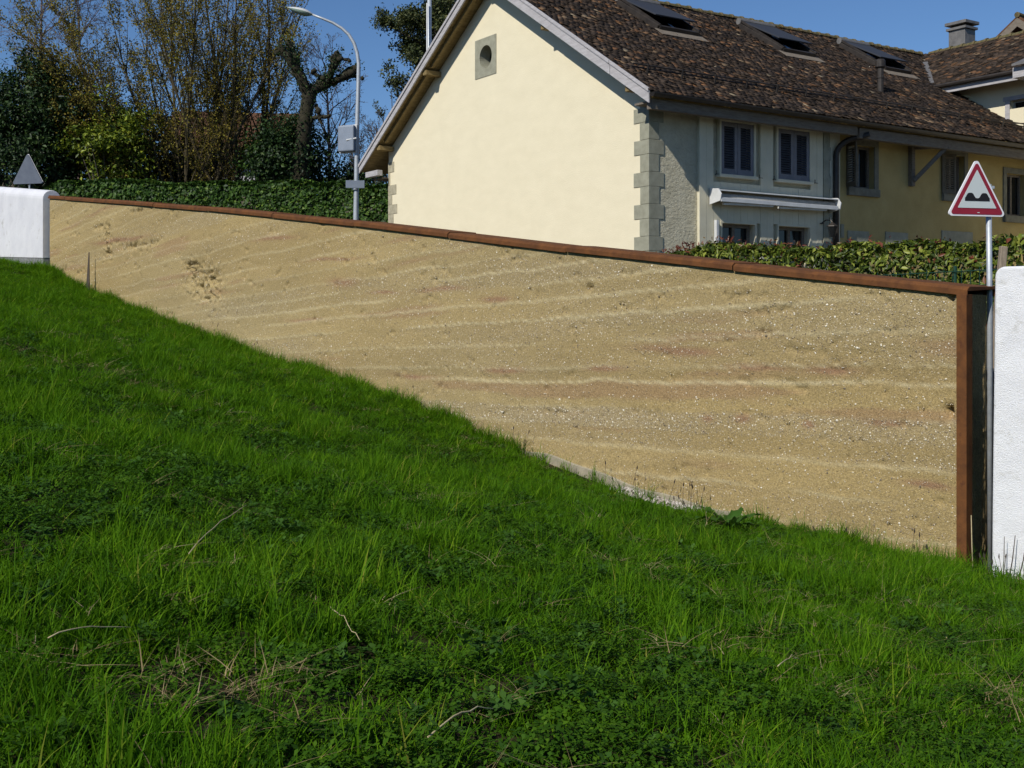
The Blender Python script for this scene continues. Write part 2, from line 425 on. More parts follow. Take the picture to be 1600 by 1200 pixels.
M['grass'] = leaf_material('grass_blades', [(0.0, (0.025, 0.078, 0.003)), (0.35, (0.068, 0.175, 0.005)), (0.7, (0.12, 0.26, 0.007)), (0.9, (0.19, 0.33, 0.012)), (0.95, (0.30, 0.32, 0.04)), (1.0, (0.38, 0.32, 0.11))], transl=0.45, rough=0.6, spec=0.08, source='both', patch=(0.8, (0.78, 0.86, 0.8)))
M['clover'] = leaf_material('clover_leaves', [(0.0, (0.017, 0.05, 0.004)), (0.5, (0.044, 0.115, 0.007)), (1.0, (0.10, 0.20, 0.012))], transl=0.35, rough=0.6, spec=0.08, source='both')
M['weed'] = leaf_material('weed_leaves', [(0.0, (0.03, 0.075, 0.012)), (0.6, (0.05, 0.12, 0.018)), (1.0, (0.085, 0.17, 0.03))], transl=0.3, rough=0.6, spec=0.1, source='both')
M['straw'] = leaf_material('dry_straw', [(0.0, (0.16, 0.115, 0.05)), (0.6, (0.30, 0.23, 0.11)), (1.0, (0.48, 0.40, 0.23))], transl=0.2, rough=0.7, spec=0.2, source='both')
M['stalk'] = material('dry_stalk', (0.36, 0.29, 0.16), (0.52, 0.44, 0.26), scale=12, rough=0.8)
M['stalk_dark'] = material('dark_dead_stalk', (0.045, 0.035, 0.028), (0.08, 0.06, 0.05), scale=12, rough=0.9)
M['gravel'] = island_material('footing_gravel', [(0.0, (0.28, 0.24, 0.2)), (0.4, (0.45, 0.40, 0.36)), (1.0, (0.68, 0.63, 0.58))], rough=0.9, bump=0.2)
M['far_wall'] = material('pale_far_wall', (0.44, 0.45, 0.47), (0.52, 0.53, 0.55), scale=1.5, rough=0.95)

# ------------------------------------------------------------------ the wall line and the lie of the land (heights relative to the eye)
W0 = np.array([707 / F * 12, 12.0])                    # front corner at the right end of the earth wall
WD = np.array([-1500.0, 1800.0]); WD /= np.linalg.norm(WD)   # along the wall, away to the left
WN = np.array([-WD[1], WD[0]])                         # out of the wall, towards the meadow

def wall_sh(px, py, q=0.0):
    r = np.array([(px - 800) / F, 1.0])
    t, s = np.linalg.solve(np.array([r, -WD]).T, W0 + q * WN)
    return s, (HOR - py) / F * t

def wxyz(s, q, h):
    return (W0[0] + s * WD[0] + q * WN[0], W0[1] + s * WD[1] + q * WN[1], EYE + h)

def wxyz_np(s, q, h):
    return np.stack([W0[0] + s * WD[0] + q * WN[0], W0[1] + s * WD[1] + q * WN[1], EYE + h], -1)

FS = np.array([-60, -30, -8, -.75, .07, 1.7, 3.32, 4.66, 6.91, 10.5, 14.89, 17.85, 21.05, 25.91, 28.75, 34, 45, 120])
FH = np.array([-5.0, -4.3, -3.1, -2.72, -2.70, -2.60, -2.62, -2.5, -2.15, -1.5, -1.02, -.58, -.1, .62, 1.26, 1.55, 2.1, 4.0])

def foot(s): return np.interp(s, FS, FH)

TS = np.array([-60, 0, 3.03, 6.13, 11.85, 18.01, 22.06, 28.75, 45, 120])
TH = np.array([-4.0, .25, .59, .95, 1.66, 2.36, 2.78, 3.46, 5.2, 8.0])

def wtop(s): return np.interp(s, TS, TH)

def ground_sq(s, q):
    X = W0[0] + s * WD[0] + q * WN[0]; Y = W0[1] + s * WD[1] + q * WN[1]
    xw = W0[0] + s * WD[0]; yw = W0[1] + s * WD[1]
    hp = lambda X, Y: -1.6 - 0.22 * np.clip(X, -40, 40) + 0.0025 * Y
    w = np.clip(1 - q / 14.0, 0, 1)
    g = hp(X, Y) + (foot(s) - hp(xw, yw)) * w
    b = sstep(0.2, 2.0, q)
    return g + b * (0.10 * (fbm(X * 0.45 + 9, Y * 0.45 + 4, 3, 3) - 0.5) + 0.05 * (fbm(X * 1.7, Y * 1.7, 8, 2) - 0.5))

def ground_xy(X, Y):
    s = (X - W0[0]) * WD[0] + (Y - W0[1]) * WD[1]; q = (X - W0[0]) * WN[0] + (Y - W0[1]) * WN[1]
    return ground_sq(s, q)

def back_ground(s, p):
    road = wtop(s) - 1.0
    yard = -0.2 * (1 - sstep(9, 22, s)) + road * sstep(9, 22, s)
    k = sstep(4.2, 6.0, p)
    X = W0[0] + s * WD[0] - p * WN[0]; Y = W0[1] + s * WD[1] - p * WN[1]
    bank = 1.7 * sstep(41.2, 43.2, Y + 0.23 * (X + 4)) * sstep(1.0, -3.0, X) * sstep(2.0, 3.2, p)
    return road * (1 - k) + yard * k + bank

def grid_mesh(name, S, Q, hfun, mat):
    s, q = np.meshgrid(S, Q, indexing='ij')
    V = wxyz_np(s, q, hfun(s, q)).reshape(-1, 3)
    a, b = len(S), len(Q)
    i = np.arange(a - 1)[:, None] * b + np.arange(b - 1)[None, :]
    Fc = np.stack([i, i + b, i + b + 1, i + 1], -1).reshape(-1, 4)
    return link(name, make_mesh(name, V, Fc, True), mat)

S_ = np.concatenate([np.linspace(-300, -20, 15)[:-1], np.arange(-20, 46, 0.3), np.linspace(46, 400, 20)])
Q_ = np.concatenate([np.arange(-0.22, 22, 0.3), np.linspace(22.5, 300, 24)])
tag(grid_mesh('meadow', S_, Q_, ground_sq, M['soil']), kind='structure')
P_ = np.concatenate([[0.79], np.arange(0.8, 8, 0.35), np.linspace(8.2, 40, 20), np.linspace(45, 1200, 14)])
tag(grid_mesh('terrain', S_, -P_, lambda s, q: np.where(q > -0.795, -7.0, back_ground(s, -q)), M['terrain']), kind='structure')
tag(grid_mesh('road', np.linspace(-40, 80, 61), -np.array([0.9, 1.6, 2.3, 3.0, 3.5]), lambda s, q: back_ground(s, -q) + 0.006, M['asphalt']), kind='structure')

# ------------------------------------------------------------------ rammed earth wall
rng = np.random.default_rng(7)
WT = 0.50                   # wall thickness
s_f, h_f = 99.0, -4.4       # the beds fan out very gently from far beyond the left end
S_END = 28.70

def bed(s, h):
    wob = 0.11 * (fbm(s * 0.55, h * 0.8, 21, 3) - 0.5) + 0.075 * (fbm(s * 1.9, h * 1.2, 5, 3) - 0.5)
    return (h + wob - h_f) / (s_f - s)

seams = [0.0165]
while seams[-1] < 0.118:
    seams.append(seams[-1] + rng.uniform(0.0021, 0.0042))
seams = np.array(seams)
seam_amp = rng.uniform(0.5, 1.0, len(seams))
bed_tone = rng.normal(0, 1, len(seams) + 1)
bed_grav = np.clip(rng.normal(0.45, 0.3, len(seams) + 1), 0.05, 1.0)

def wall_fields(s, h):
    k = bed(s, h)
    idx = np.searchsorted(seams, k)
    i0 = np.clip(idx - 1, 0, len(seams) - 1); i1 = np.clip(idx, 0, len(seams) - 1)
    scl = (s_f - s)
    d0 = np.abs(k - seams[i0]) * scl; d1 = np.abs(k - seams[i1]) * scl
    near = np.where(d0 < d1, i0, i1); dist = np.minimum(d0, d1)
    on = sstep(0.36, 0.52, fbm(s * 0.24 + near * 13.7, near * 3.1 + 0 * s, 33, 3)) * seam_amp[near]
    wid = 0.007 + 0.02 * fbm(s * 0.7 + near * 5.1, near * 1.7 + 0 * s, 41, 2)
    seam = on * np.exp(-(dist / wid) ** 2)
    tone = bed_tone[np.clip(idx, 0, len(bed_tone) - 1)]
    grav = bed_grav[np.clip(idx, 0, len(bed_grav) - 1)]
    above = np.clip(d0, 0, 1)
    grav = grav * (0.35 + 1.3 * fbm(s * 0.35, k * 260, 55, 3)) * (1.25 - 0.3 * np.clip(s / 28, 0, 1))
    seam = seam * (1 - .5 * sstep(9, 22, s))
    return k, seam, tone, grav, above

CAV = []
for (px, py, rx, ry, dep) in [(168, 372, 5, 20, .05), (168, 395, 6, 9, .04), (205, 385, 16, 6, .035), (232, 380, 10, 5, .035), (296, 418, 9, 12, .06), (318, 440, 26, 26, .045),
                              (330, 462, 16, 9, .03), (155, 355, 9, 4, .03), (215, 330, 10, 3, .04), (1482, 640, 6, 14, .06), (1486, 425 + 40, 4, 8, .03), (1358, 466, 7, 7, .03), (920, 450, 6, 6, .03), (1190, 520, 5, 3, .03), (125, 425, 7, 6, .03), (100, 420, 5, 4, .03)]:
    s0, h0 = wall_sh(px, py); s1, h1 = wall_sh(px + rx, py); _, h2 = wall_sh(px, py - ry)
    CAV.append((s0, h0, abs(s1 - s0), abs(h2 - h0), dep))
RED = []
for (px, py, rx, ry) in [(1060, 547, 62, 6), (1180, 576, 50, 5), (1300, 577, 40, 6), (1160, 655, 12, 6), (1262, 662, 9, 5), (1105, 652, 8, 5), (690, 452, 34, 3), (535, 440, 20, 6), (775, 466, 20, 4), (600, 458, 20, 2),
                         (790, 578, 30, 4), (650, 588, 30, 3), (945, 575, 30, 4), (1385, 662, 30, 5), (1450, 760, 35, 5), (185, 375, 40, 3), (430, 372, 30, 3), (520, 405, 40, 2), (480, 500, 30, 2)]:
    s0, h0 = wall_sh(px, py); s1, _ = wall_sh(px + rx, py); _, h2 = wall_sh(px, py - ry)
    RED.append((s0, h0, abs(s1 - s0), abs(h2 - h0)))

def wall_relief(s, h):
    k, seam, tone, grav, ab = wall_fields(s, h)
    d = 0.014 * (fbm(s * 0.8, h * 2.5, 61, 3) - 0.5) + 0.010 * (fbm(s * 6, h * 9, 62, 3) - 0.5) + 0.006 * np.clip(grav, 0, 1) * (vnoise(s * 28, h * 28, 63) - 0.5)
    d = d + 0.006 * seam + 0.004 * tone * 0.5
    for (cs, ch, rs, rh, dep) in CAV:
        e = ((s - cs) / rs) ** 2 + ((h - ch) / rh) ** 2
        m = (e < 4)
        d = d - np.where(m, np.exp(-e * 1.2) * dep * 1.9 * (0.25 + 1.5 * sstep(0.42, 0.62, fbm(s * 13, h * 13, 71, 3))), 0)
    pit = fbm(s * 3.2, h * 9.0, 77, 4)
    d = d - 0.03 * sstep(0.66, 0.75, pit) * sstep(0.4, 0.7, vnoise(s * 17, h * 17, 78))
    return d

ew = empty('rammed_earth_wall', wxyz(0, 0, -2.9))
tag(ew, 'long tan rammed earth wall with wavy beds and a rusty steel cap', 'wall')
EWO = np.array(ew.location)
ns = 1150; nh = 96
Sg = np.linspace(0.0, S_END, ns); U = np.linspace(0, 1, nh)
s, u = np.meshgrid(Sg, U, indexing='ij')
hb = foot(s) - 0.35; ht = wtop(s) - 0.02
h = hb + (ht - hb) * u
rel = wall_relief(s, h)
V = wxyz_np(s, rel, h).reshape(-1, 3)
i = np.arange(ns - 1)[:, None] * nh + np.arange(nh - 1)[None, :]
Fc = np.stack([i + 1, i + nh + 1, i + nh, i], -1).reshape(-1, 4)
k, seam, tone, grav, ab = wall_fields(s, h)
base = np.array([0.362, 0.278, 0.134])[None, None, :] * np.ones((ns, nh, 1))
n1 = fbm(s * 0.5, k * 180, 81, 4)[..., None]
warm = fbm(s * 0.12 + 4, h * 0.5, 82, 2)[..., None]
base = base * (0.86 + 0.30 * n1) * (1 + 0.045 * np.clip(tone, -1.6, 1.6)[..., None])
base = base * (1 + (warm - 0.5) * np.array([0.10, 0.0, -0.2]))
gr = np.clip(grav - 0.45, 0, 1)[..., None]
base = base * (1 - 0.45 * gr) + np.array([0.36, 0.30, 0.19]) * 0.45 * gr
# dark rust-red lenses
rd = sstep(0.64, 0.74, fbm(s * 0.30 + 31, k * 420, 91, 3)) * 0.45
for (cs, ch, rs, rh) in RED:
    e = ((s - cs) / rs) ** 2 + ((h - ch - 0.02 * np.sin(s * 3)) / rh) ** 2
    rd = np.maximum(rd, np.where(e < 5, np.exp(-e) * 1.3 * (0.5 + 0.8 * fbm(s * 3, h * 12, 92, 2)), 0))
rd = np.clip(rd, 0, 0.85)[..., None]
base = base * (1 - rd) + np.array([0.30, 0.175, 0.105]) * rd
sm = np.clip(seam, 0, 1)[..., None] * 0.9
base = base * (1 - sm) + np.array([0.56, 0.475, 0.29]) * sm
# damp splash zone near the soil: earth washed a little warmer
Cc = np.concatenate([np.clip(base, 0.02, 0.9), np.ones((ns, nh, 1))], -1).reshape(-1, 4)
# back, top and ends
nV = len(V)
Cs = np.tile(np.array([[0.40, 0.295, 0.13, 1.0]]), (1, 1))
me = make_mesh('earth_face', V - EWO, Fc, True)
ca = me.color_attributes.new('Col', 'FLOAT_COLOR', 'POINT'); ca.data.foreach_set('color', Cc.astype(np.float32).ravel())
link('earth_face', me, M['earth'], ew)

# right end: rough broken earth between the steel post and the sign pole
nq, nz = 60, 260
q, hh = np.meshgrid(np.linspace(-WT, -0.01, nq), np.linspace(-3.0, 0.2, nz), indexing='ij')
disp = 0.03 * (fbm(q * 5, hh * 3.2, 101, 4) - 0.5) + 0.03 * (fbm(q * 17, hh * 12, 102, 3) - 0.5)
disp -= 0.06 * np.exp(-((q + 0.17 + 0.03 * np.sin(hh * 3)) / 0.045) ** 2) * sstep(-1.5, -2.0, hh)
disp = disp * sstep(0, .06, WT + q)
V = wxyz_np(-0.0 - disp - 0.01 - q / WT * 0.035, q, hh).reshape(-1, 3)
i = np.arange(nq - 1)[:, None] * nz + np.arange(nz - 1)[None, :]
Fc = np.stack([i, i + nz, i + nz + 1, i + 1], -1).reshape(-1, 4)
cc = np.array([0.34, 0.25, 0.115]) * (0.7 + 0.6 * fbm(q * 4, hh * 5, 103, 4))[..., None]
cc = np.concatenate([cc, np.ones((nq, nz, 1))], -1)
me = make_mesh('earth_end', V - EWO, Fc, True)
ca = me.color_attributes.new('Col', 'FLOAT_COLOR', 'POINT'); ca.data.foreach_set('color', cc.astype(np.float32).ravel())
link('earth_end', me, M['earth'], ew)
# back and core
Sg2 = np.linspace(0.06, S_END - 0.02, 60)
mb = MB()
for a, b in zip(Sg2[:-1], Sg2[1:]):
    mb.quad(wxyz(a, -WT, float(back_ground(a, .4)) - 2.6), wxyz(a, -WT, float(wtop(a)) - .03), wxyz(b, -WT, float(wtop(b)) - .03), wxyz(b, -WT, float(back_ground(b, .4)) - 2.6))
    mb.quad(wxyz(a, -WT, float(wtop(a)) - .03), wxyz(a, -.03, float(wtop(a)) - .03), wxyz(b, -.03, float(wtop(b)) - .03), wxyz(b, -WT, float(wtop(b)) - .03))
mb.build('earth_back', M['concrete'], ew, off=-EWO)

# pebbles standing proud of the face
ico_v = []
gphi = (1 + 5 ** .5) / 2
for a in (-1, 1):
    for b in (-gphi, gphi):
        ico_v += [(0, a, b), (a, b, 0), (b, 0, a)]
ico_v = np.array(ico_v, float); ico_v /= np.linalg.norm(ico_v[0])
ico_f = np.array([(i, j, kk) for i in range(12) for j in range(i + 1, 12) for kk in range(j + 1, 12)
                  if max(np.linalg.norm(ico_v[i] - ico_v[j]), np.linalg.norm(ico_v[j] - ico_v[kk]), np.linalg.norm(ico_v[i] - ico_v[kk])) < 1.06])
for t in range(len(ico_f)):
    a, b, c = ico_v[ico_f[t]]
    if np.dot(np.cross(b - a, c - a), a + b + c) < 0: ico_f[t] = ico_f[t][::-1]

def stones(pos, size, rng, flat=(0.6, 1.0)):
    n = len(pos)
    sc = size[:, None] * np.stack([np.ones(n), rng.uniform(0.55, 1, n), rng.uniform(*flat, n)], -1)
    A = rng.normal(size=(n, 3, 3)); Qm, _ = np.linalg.qr(A)
    jit = ico_v[None] * rng.uniform(0.8, 1.15, (n, 12, 1))
    Vv = np.einsum('nij,nkj->nki', Qm, jit * sc[:, None, :]) + pos[:, None, :]
    Ff = ico_f[None] + (np.arange(n) * 12)[:, None, None]
    return Vv.reshape(-1, 3), Ff.reshape(-1, 3)

N = 330000
ps = rng.uniform(0.05, S_END - .05, N); pu = rng.uniform(0.06, 0.985, N)
ph = foot(ps) - 0.2 + (wtop(ps) - 0.05 - foot(ps) + 0.2) * pu
kk_, sm_, to_, gv_, ab_ = wall_fields(ps, ph)
cav = np.zeros(N)
for (cs, ch, rs, rh, dep) in CAV:
    cav = np.maximum(cav, np.exp(-(((ps - cs) / rs) ** 2 + ((ph - ch) / rh) ** 2)))
prob = (0.05 + np.clip(gv_, 0, 1.3) ** 1.6 * 0.40) * (1 - 0.9 * np.clip(sm_, 0, 1)) * np.clip((wtop(ps) - foot(ps)) / 3.2, 0, 1) * (0.5 + 0.6 * sstep(22, 4, ps))
keep = (rng.uniform(0, 1, N) < prob + 0.12 * cav)
ps, ph = ps[keep], ph[keep]
n = len(ps)
size = np.clip(rng.lognormal(-4.98, 0.40, n), 0.0040, 0.019)
pos = wxyz_np(ps, wall_relief(ps, ph) - size * 0.2, ph) - EWO
Vp, Fp = stones(pos, size, rng)
pb = link('pebbles', make_mesh('pebbles', Vp, Fp, True), M['pebble'], ew)
tag(pb, kind='stuff')

# concrete footing strip showing at the foot
mb = MB()
ss = np.linspace(1.9, 7.6, 26)
for a, b in zip(ss[:-1], ss[1:]):
    def prof(x):
        top = float(foot(x)) + 0.15 * float(sstep(1.9, 3.2, x) * sstep(7.6, 6.2, x)) + 0.012 * math.sin(x * 5)
        return [wxyz(x, .022, top - .5), wxyz(x, .022 + .012, top - 0.01), wxyz(x, -.03, top + .012)]
    A, B = prof(a), prof(b)
    mb.quad(A[0], B[0], B[1], A[1]); mb.quad(A[1], B[1], B[2], A[2])
mb.build('footing', M['concrete'], ew, off=-EWO)

# rusty steel coping, pieces of about three metres
joints = [0.0, 3.03, 6.10, 8.95, 11.85, 14.95, 18.0, 21.0, 24.2, 27.3, S_END + .02]
for j in range(len(joints) - 1):
    a, b = joints[j] + (0.0 if j == 0 else 0.006), joints[j + 1] - 0.006
    dz = [0, .010, -.004, .008, .0, .009, -.003, .006, 0, .007][j]
    out = [0.045, 0.05, 0.043, 0.05, 0.045, 0.05, 0.044, 0.05, 0.045, .048][j]
    prof = [(out, -0.062), (out, 0.0), (out - 0.045, 0.034), (-WT - 0.05, 0.042), (-WT - 0.05, -0.06), (-WT - 0.042, -0.06), (-WT - .042, 0.012), (out - 0.012, -0.015), (out - 0.012, -0.062)]
    if j == 0: a = -0.055
    mb = MB(); m_ = len(prof)
    vs = [wxyz(a, q_, float(wtop(a)) + dz + z_) for q_, z_ in prof] + [wxyz(b, q_, float(wtop(b)) + dz + z_) for q_, z_ in prof]
    mb.add(vs, [list(range(m_))[::-1], [m_ + t for t in range(m_)]] + [[t, (t + 1) % m_, m_ + (t + 1) % m_, m_ + t] for t in range(m_)])
    mb.build('coping_piece', M['rust'], ew, off=-EWO, bevel=0.004)
# rusty steel corner post
mb = MB()
o_ = [(-0.05, 0.052), (0.062, 0.052), (0.062, 0.036), (-0.034, 0.036), (-0.034, -0.07), (-0.05, -0.07)]
mb.add([wxyz(a, b, -3.0) for a, b in o_] + [wxyz(a, b, 0.20) for a, b in o_], [list(range(6))[::-1], [6 + t for t in range(6)]] + [[t, (t + 1) % 6, 6 + (t + 1) % 6, 6 + t] for t in range(6)])
mb.build('corner_post', M['rust'], ew, off=-EWO, bevel=0.003)

# ------------------------------------------------------------------ white walls either side
ww = empty('white_wall', wxyz(-0.36, 0, -3.0))
tag(ww, 'rough white rendered wall with rounded corner beside the sign pole', 'wall')
WWO = np.array(ww.location)
nx_, ny_ = 120, 90
mb = MB()
rad = 0.10
outline = []
ztop = 0.475
x0 = -0.335; x1 = -9.0
for t in range(9):
    a_ = math.pi / 2 * t / 8
    outline.append((x0 - 0.02 - rad + rad * math.cos(a_), ztop - rad + rad * math.sin(a_)))
outline = [(x0 + 0.02, -3.6), (x0 + 0.01, -2.0)] + outline + [(x1, ztop - 0.02), (x1, -5.0)]
mb.prism([(a_, b_) for a_, b_ in outline], (WD[0], WD[1], 0), (0, 0, 1), (-WN[0], -WN[1], 0), (W0[0] + 0.06 * WN[0], W0[1] + 0.06 * WN[1], EYE), 0.42)
mb.build('rendered_body', M['white_plaster'], ww, off=-WWO, bevel=0.03, seg=3)

wl = empty('white_wall', wxyz(S_END, 0.2, 0.8))
tag(wl, 'smooth white wall with rounded top at the far end of the earth wall', 'wall')
WLO = np.array(wl.location)
s0 = S_END + 0.12
mb = MB()
rings = []
for s_ in np.linspace(s0, s0 + 15, 16):
    tp = 3.66 + 0.106 * (s_ - s0); bt = 1.64 + 0.045 * (s_ - s0)
    ring = [wxyz(s_, 0.17, bt), wxyz(s_, 0.17, tp - 0.27)]
    for t in range(1, 12):
        a_ = math.pi * t / 12
        ring.append(wxyz(s_, 0.17 - 0.27 + 0.27 * math.cos(a_), tp - 0.27 + 0.27 * math.sin(a_)))
    ring += [wxyz(s_, -0.37, tp - 0.27), wxyz(s_, -0.37, bt)]
    rings.append(ring)
m_ = len(rings[0])
mb.add([p for r_ in rings for p in r_], [[a_ * m_ + t, a_ * m_ + (t + 1) % m_, (a_ + 1) * m_ + (t + 1) % m_, (a_ + 1) * m_ + t] for a_ in range(15) for t in range(m_)] + [list(range(m_)), [15 * m_ + t for t in range(m_)][::-1]])
mb.build('rendered_body', M['white_smooth'], wl, off=-WLO, bevel=0.015)
for r_ in range(3):
    for b_ in range(6):
        a_ = s0 + 0.01 + b_ * 1.15 - (0.5 if r_ % 2 else 0); e_ = a_ + 1.14
        a_ = max(a_, s0 + 0.01)
        z1 = lambda x: 1.632 + 0.045 * (x - s0) - r_ * 0.235; z0 = lambda x: z1(x) - 0.227
        mb = MB(); mb.hexa([wxyz(a_, .15, z0(a_)), wxyz(e_, .15, z0(e_)), wxyz(e_, -.35, z0(e_)), wxyz(a_, -.35, z0(a_)), wxyz(a_, .15, z1(a_)), wxyz(e_, .15, z1(e_)), wxyz(e_, -.35, z1(e_)), wxyz(a_, -.35, z1(a_))])
        mb.build('plinth_block', M['concrete_dark'], wl, off=-WLO, bevel=0.008)

# ------------------------------------------------------------------ farmhouse (local x along the long side, y along the gable; z relative to the eye)
HX, HY, HZ = (1014 - 800) / F * 23.5, 23.5, -0.6
HA = math.atan2(1800, 2700)
Lx = np.array([math.cos(HA), math.sin(HA), 0]); Gy = np.array([-math.sin(HA), math.cos(HA), 0])

def hray(px, py):
    r = np.array([(px - 800) / F, 1.0, (HOR - py) / F]); o = -np.array([HX, HY, 0])
    return np.array([o @ Lx, o @ Gy, 0.0]), np.array([r @ Lx, r @ Gy, r[2]])
def on_x(px, py, x):
    o, r = hray(px, py); t = (x - o[0]) / r[0]; return o + t * r
def on_y(px, py, y):
    o, r = hray(px, py); t = (y - o[1]) / r[1]; return o + t * r

house = empty('farmhouse', (HX, HY, EYE + HZ), HA)
tag(house, 'cream farmhouse with quoined gable and long brown tiled roof behind the wall', 'house')
HO = (0, 0, -HZ)
def hb_(mb, name, mat, parent=house, **kw):
    return mb.build(name, M[mat], parent, off=HO, **kw)

GW = 11.4; RY = 5.72; TP = 0.627
EA, EZ = -0.60, 4.40                 # eave edge
RZ = EZ + (RY - EA) * TP             # ridge height of the tile plane
EL = 12.27                           # left eave edge
def roof_z(y): return EZ + (min(y, 2 * RY - y) - EA) * TP
LEN = 16.5
# walls
ox0, ox1, oz0, oz1 = 5.72, 6.70, 5.90, 6.87
ru = lambda y: roof_z(y) - 0.17
mb = MB()
mb.add([(0, 0, -1.2), (0, ox0, -1.2), (0, ox0, ru(ox0)), (0, 0, ru(0))], [[0, 1, 2, 3]])
mb.add([(0, ox0, -1.2), (0, ox1, -1.2), (0, ox1, oz0), (0, ox0, oz0)], [[0, 1, 2, 3]])
mb.add([(0, ox0, oz1), (0, ox1, oz1), (0, ox1, ru(ox1)), (0, ox0, ru(ox0))], [[0, 1, 2, 3]])
mb.add([(0, ox1, -1.2), (0, GW, -1.2), (0, GW, ru(GW)), (0, ox1, ru(ox1))], [[0, 1, 2, 3]])
hb_(mb, 'gable_wall', 'cream')
mb = MB()
mb.quad((0, GW, -1.2), (LEN, GW, -1.2), (LEN, GW, ru(GW)), (0, GW, ru(GW)))
mb.quad((LEN + 2, 0, -1.2), (LEN + 2, GW, -1.2), (LEN + 2, GW, 5), (LEN + 2, 0, 5))
hb_(mb, 'rear_wall', 'cream')
# oculus stone
mb = MB(); cy, cz, rr = 6.20, 6.39, 0.285
nseg = 32; sq = []; ci = []
for t in range(nseg):
    a_ = 2 * math.pi * t / nseg + math.pi / 4
    c_, s_ = math.cos(a_), math.sin(a_); m_ = max(abs(c_), abs(s_))
    sq.append((-0.014, (ox0 + ox1) / 2 + c_ / m_ * (ox1 - ox0) / 2, (oz0 + oz1) / 2 + s_ / m_ * (oz1 - oz0) / 2))
    ci.append((-0.014, cy + rr * c_, cz + rr * 1.0 * s_))
bk = [(0.30, p[1], p[2]) for p in ci]; sb = [(0.05, p[1], p[2]) for p in sq]
mb.add(sq + ci + bk + sb, [[t, (t + 1) % nseg, nseg + (t + 1) % nseg, nseg + t] for t in range(nseg)] + [[nseg + t, nseg + (t + 1) % nseg, 2 * nseg + (t + 1) % nseg, 2 * nseg + t] for t in range(nseg)] + [[t, 3 * nseg + t, 3 * nseg + (t + 1) % nseg, (t + 1) % nseg] for t in range(nseg)])
oc = hb_(mb, 'oculus_stone', 'stone')
mb = MB(); mb.add([(0.29, p[1], p[2]) for p in ci], [list(range(nseg))]); hb_(mb, 'pane', 'glass', oc)
# gable quoins, right corner (shared with the long side), one stone each
zq = 4.34; kq = 0
while zq > -0.6:
    hgt = 0.345 if kq else 0.16
    longg = (kq % 2 == 1)
    a_ = 0.46 if longg else 0.27
    b_ = 0.38 if longg else 0.27
    if kq == 0: a_, b_ = 0.27, 0.27
    if longg: hgt = 0.30
    else: hgt = 0.36 if kq else 0.12
    j1, j2 = rng.uniform(-.015, .015, 2)
    mb = MB(); mb.box(-0.016, b_ + j1, -0.016, a_ + j2, zq - hgt + 0.006, zq)
    mb.v = [(x, y, z) for x, y, z in mb.v]
    hb_(mb, 'quoin_stone', 'stone', bevel=0.005)
    zq -= hgt; kq += 1
# left corner quoins
for (z1_, z0_, wd) in [(4.32, 4.02, .34), (4.02, 3.66, .10), (3.66, 3.38, .47), (3.38, 3.10, .22), (3.10, 2.83, .52), (2.83, 2.45, .30), (2.45, 2.1, .5)]:
    mb = MB(); mb.box(-0.014, 0.3, GW - wd, GW + 0.014, z0_ + .006, z1_)
    hb_(mb, 'quoin_stone', 'stone_pale', bevel=0.005)

# long wall with openings
def wall_grid(x0, x1, z0, z1, y, ops, depth):
    mb = MB()
    xs = sorted(set([x0, x1] + [v for o in ops for v in o[:2]])); zs = sorted(set([z0, z1] + [v for o in ops for v in o[2:4]]))
    for a, b in zip(xs[:-1], xs[1:]):
        for c, d in zip(zs[:-1], zs[1:]):
            mx_, mz_ = (a + b) / 2, (c + d) / 2
            if any(o[0] < mx_ < o[1] and o[2] < mz_ < o[3] for o in ops): continue
            mb.quad((a, y, c), (b, y, c), (b, y, d), (a, y, d))
    for (a, b, c, d) in ops:
        e = y + depth
        mb.quad((a, y, c), (a, e, c), (a, e, d), (a, y, d)); mb.quad((b, y, c), (b, y, d), (b, e, d), (b, e, c))
        mb.quad((a, y, c), (b, y, c), (b, e, c), (a, e, c)); mb.quad((a, y, d), (a, e, d), (b, e, d), (b, y, d))
    return mb

zu = ru(0) + 0.0
opsA = [(1.93, 2.90, 2.97, 4.10), (3.65, 4.66, 2.97, 4.10), (1.97, 2.95, 0.9, 1.93), (3.68, 4.68, 0.9, 1.94)]
opsB = [(6.30, 7.12, 2.96, 3.98), (9.86, 10.62, 3.02, 4.02), (12.45, 13.3, 2.6, 3.72)]
hb_(wall_grid(0, 5.72, -1.2, zu, 0, opsA, 0.2), 'long_wall_roughcast', 'roughcast')
hb_(wall_grid(5.72, 13.75, -1.2, zu, 0.12, opsB, 0.22), 'long_wall_ochre', 'ochre')
# vertical cladding boards
yb0, yb1 = -0.075, -0.002
nb = 19; xb = np.linspace(1.32, 5.12, nb + 1)
holes = [(1.87, 2.96, 2.80, 4.17), (3.59, 4.72, 2.80, 4.17), (1.94, 2.98, 0.8, 1.96), (3.65, 4.71, 0.8, 1.97)]
for t in range(nb):
    a, b = xb[t] + 0.0012, xb[t + 1] - 0.0012
    iv = [(-0.6, zu - 0.02)]
    for (h0_, h1_, z0_, z1_) in holes:
        if b > h0_ + 0.02 and a < h1_ - 0.02:
            iv = [w for (p, q_) in iv for w in ((p, min(q_, z0_)), (max(p, z1_), q_)) if w[1] - w[0] > 0.03]
    for (p, q_) in iv:
        mb = MB(); mb.box(a, b, yb0 + 0.002 * (t % 3), yb1, p, q_); hb_(mb, 'board', 'cladding', bevel=0.003, seg=1)
mb = MB(); mb.box(5.125, 5.30, -0.095, -0.002, -0.6, zu - 0.02)
for t, zz in enumerate(np.arange(1.2, 3.7, 0.33)):
    if t % 2: mb.box(5.3, 5.37, -0.09, -0.002, zz, zz + 0.3)
hb_(mb, 'corner_strip', 'stone', bevel=0.004)
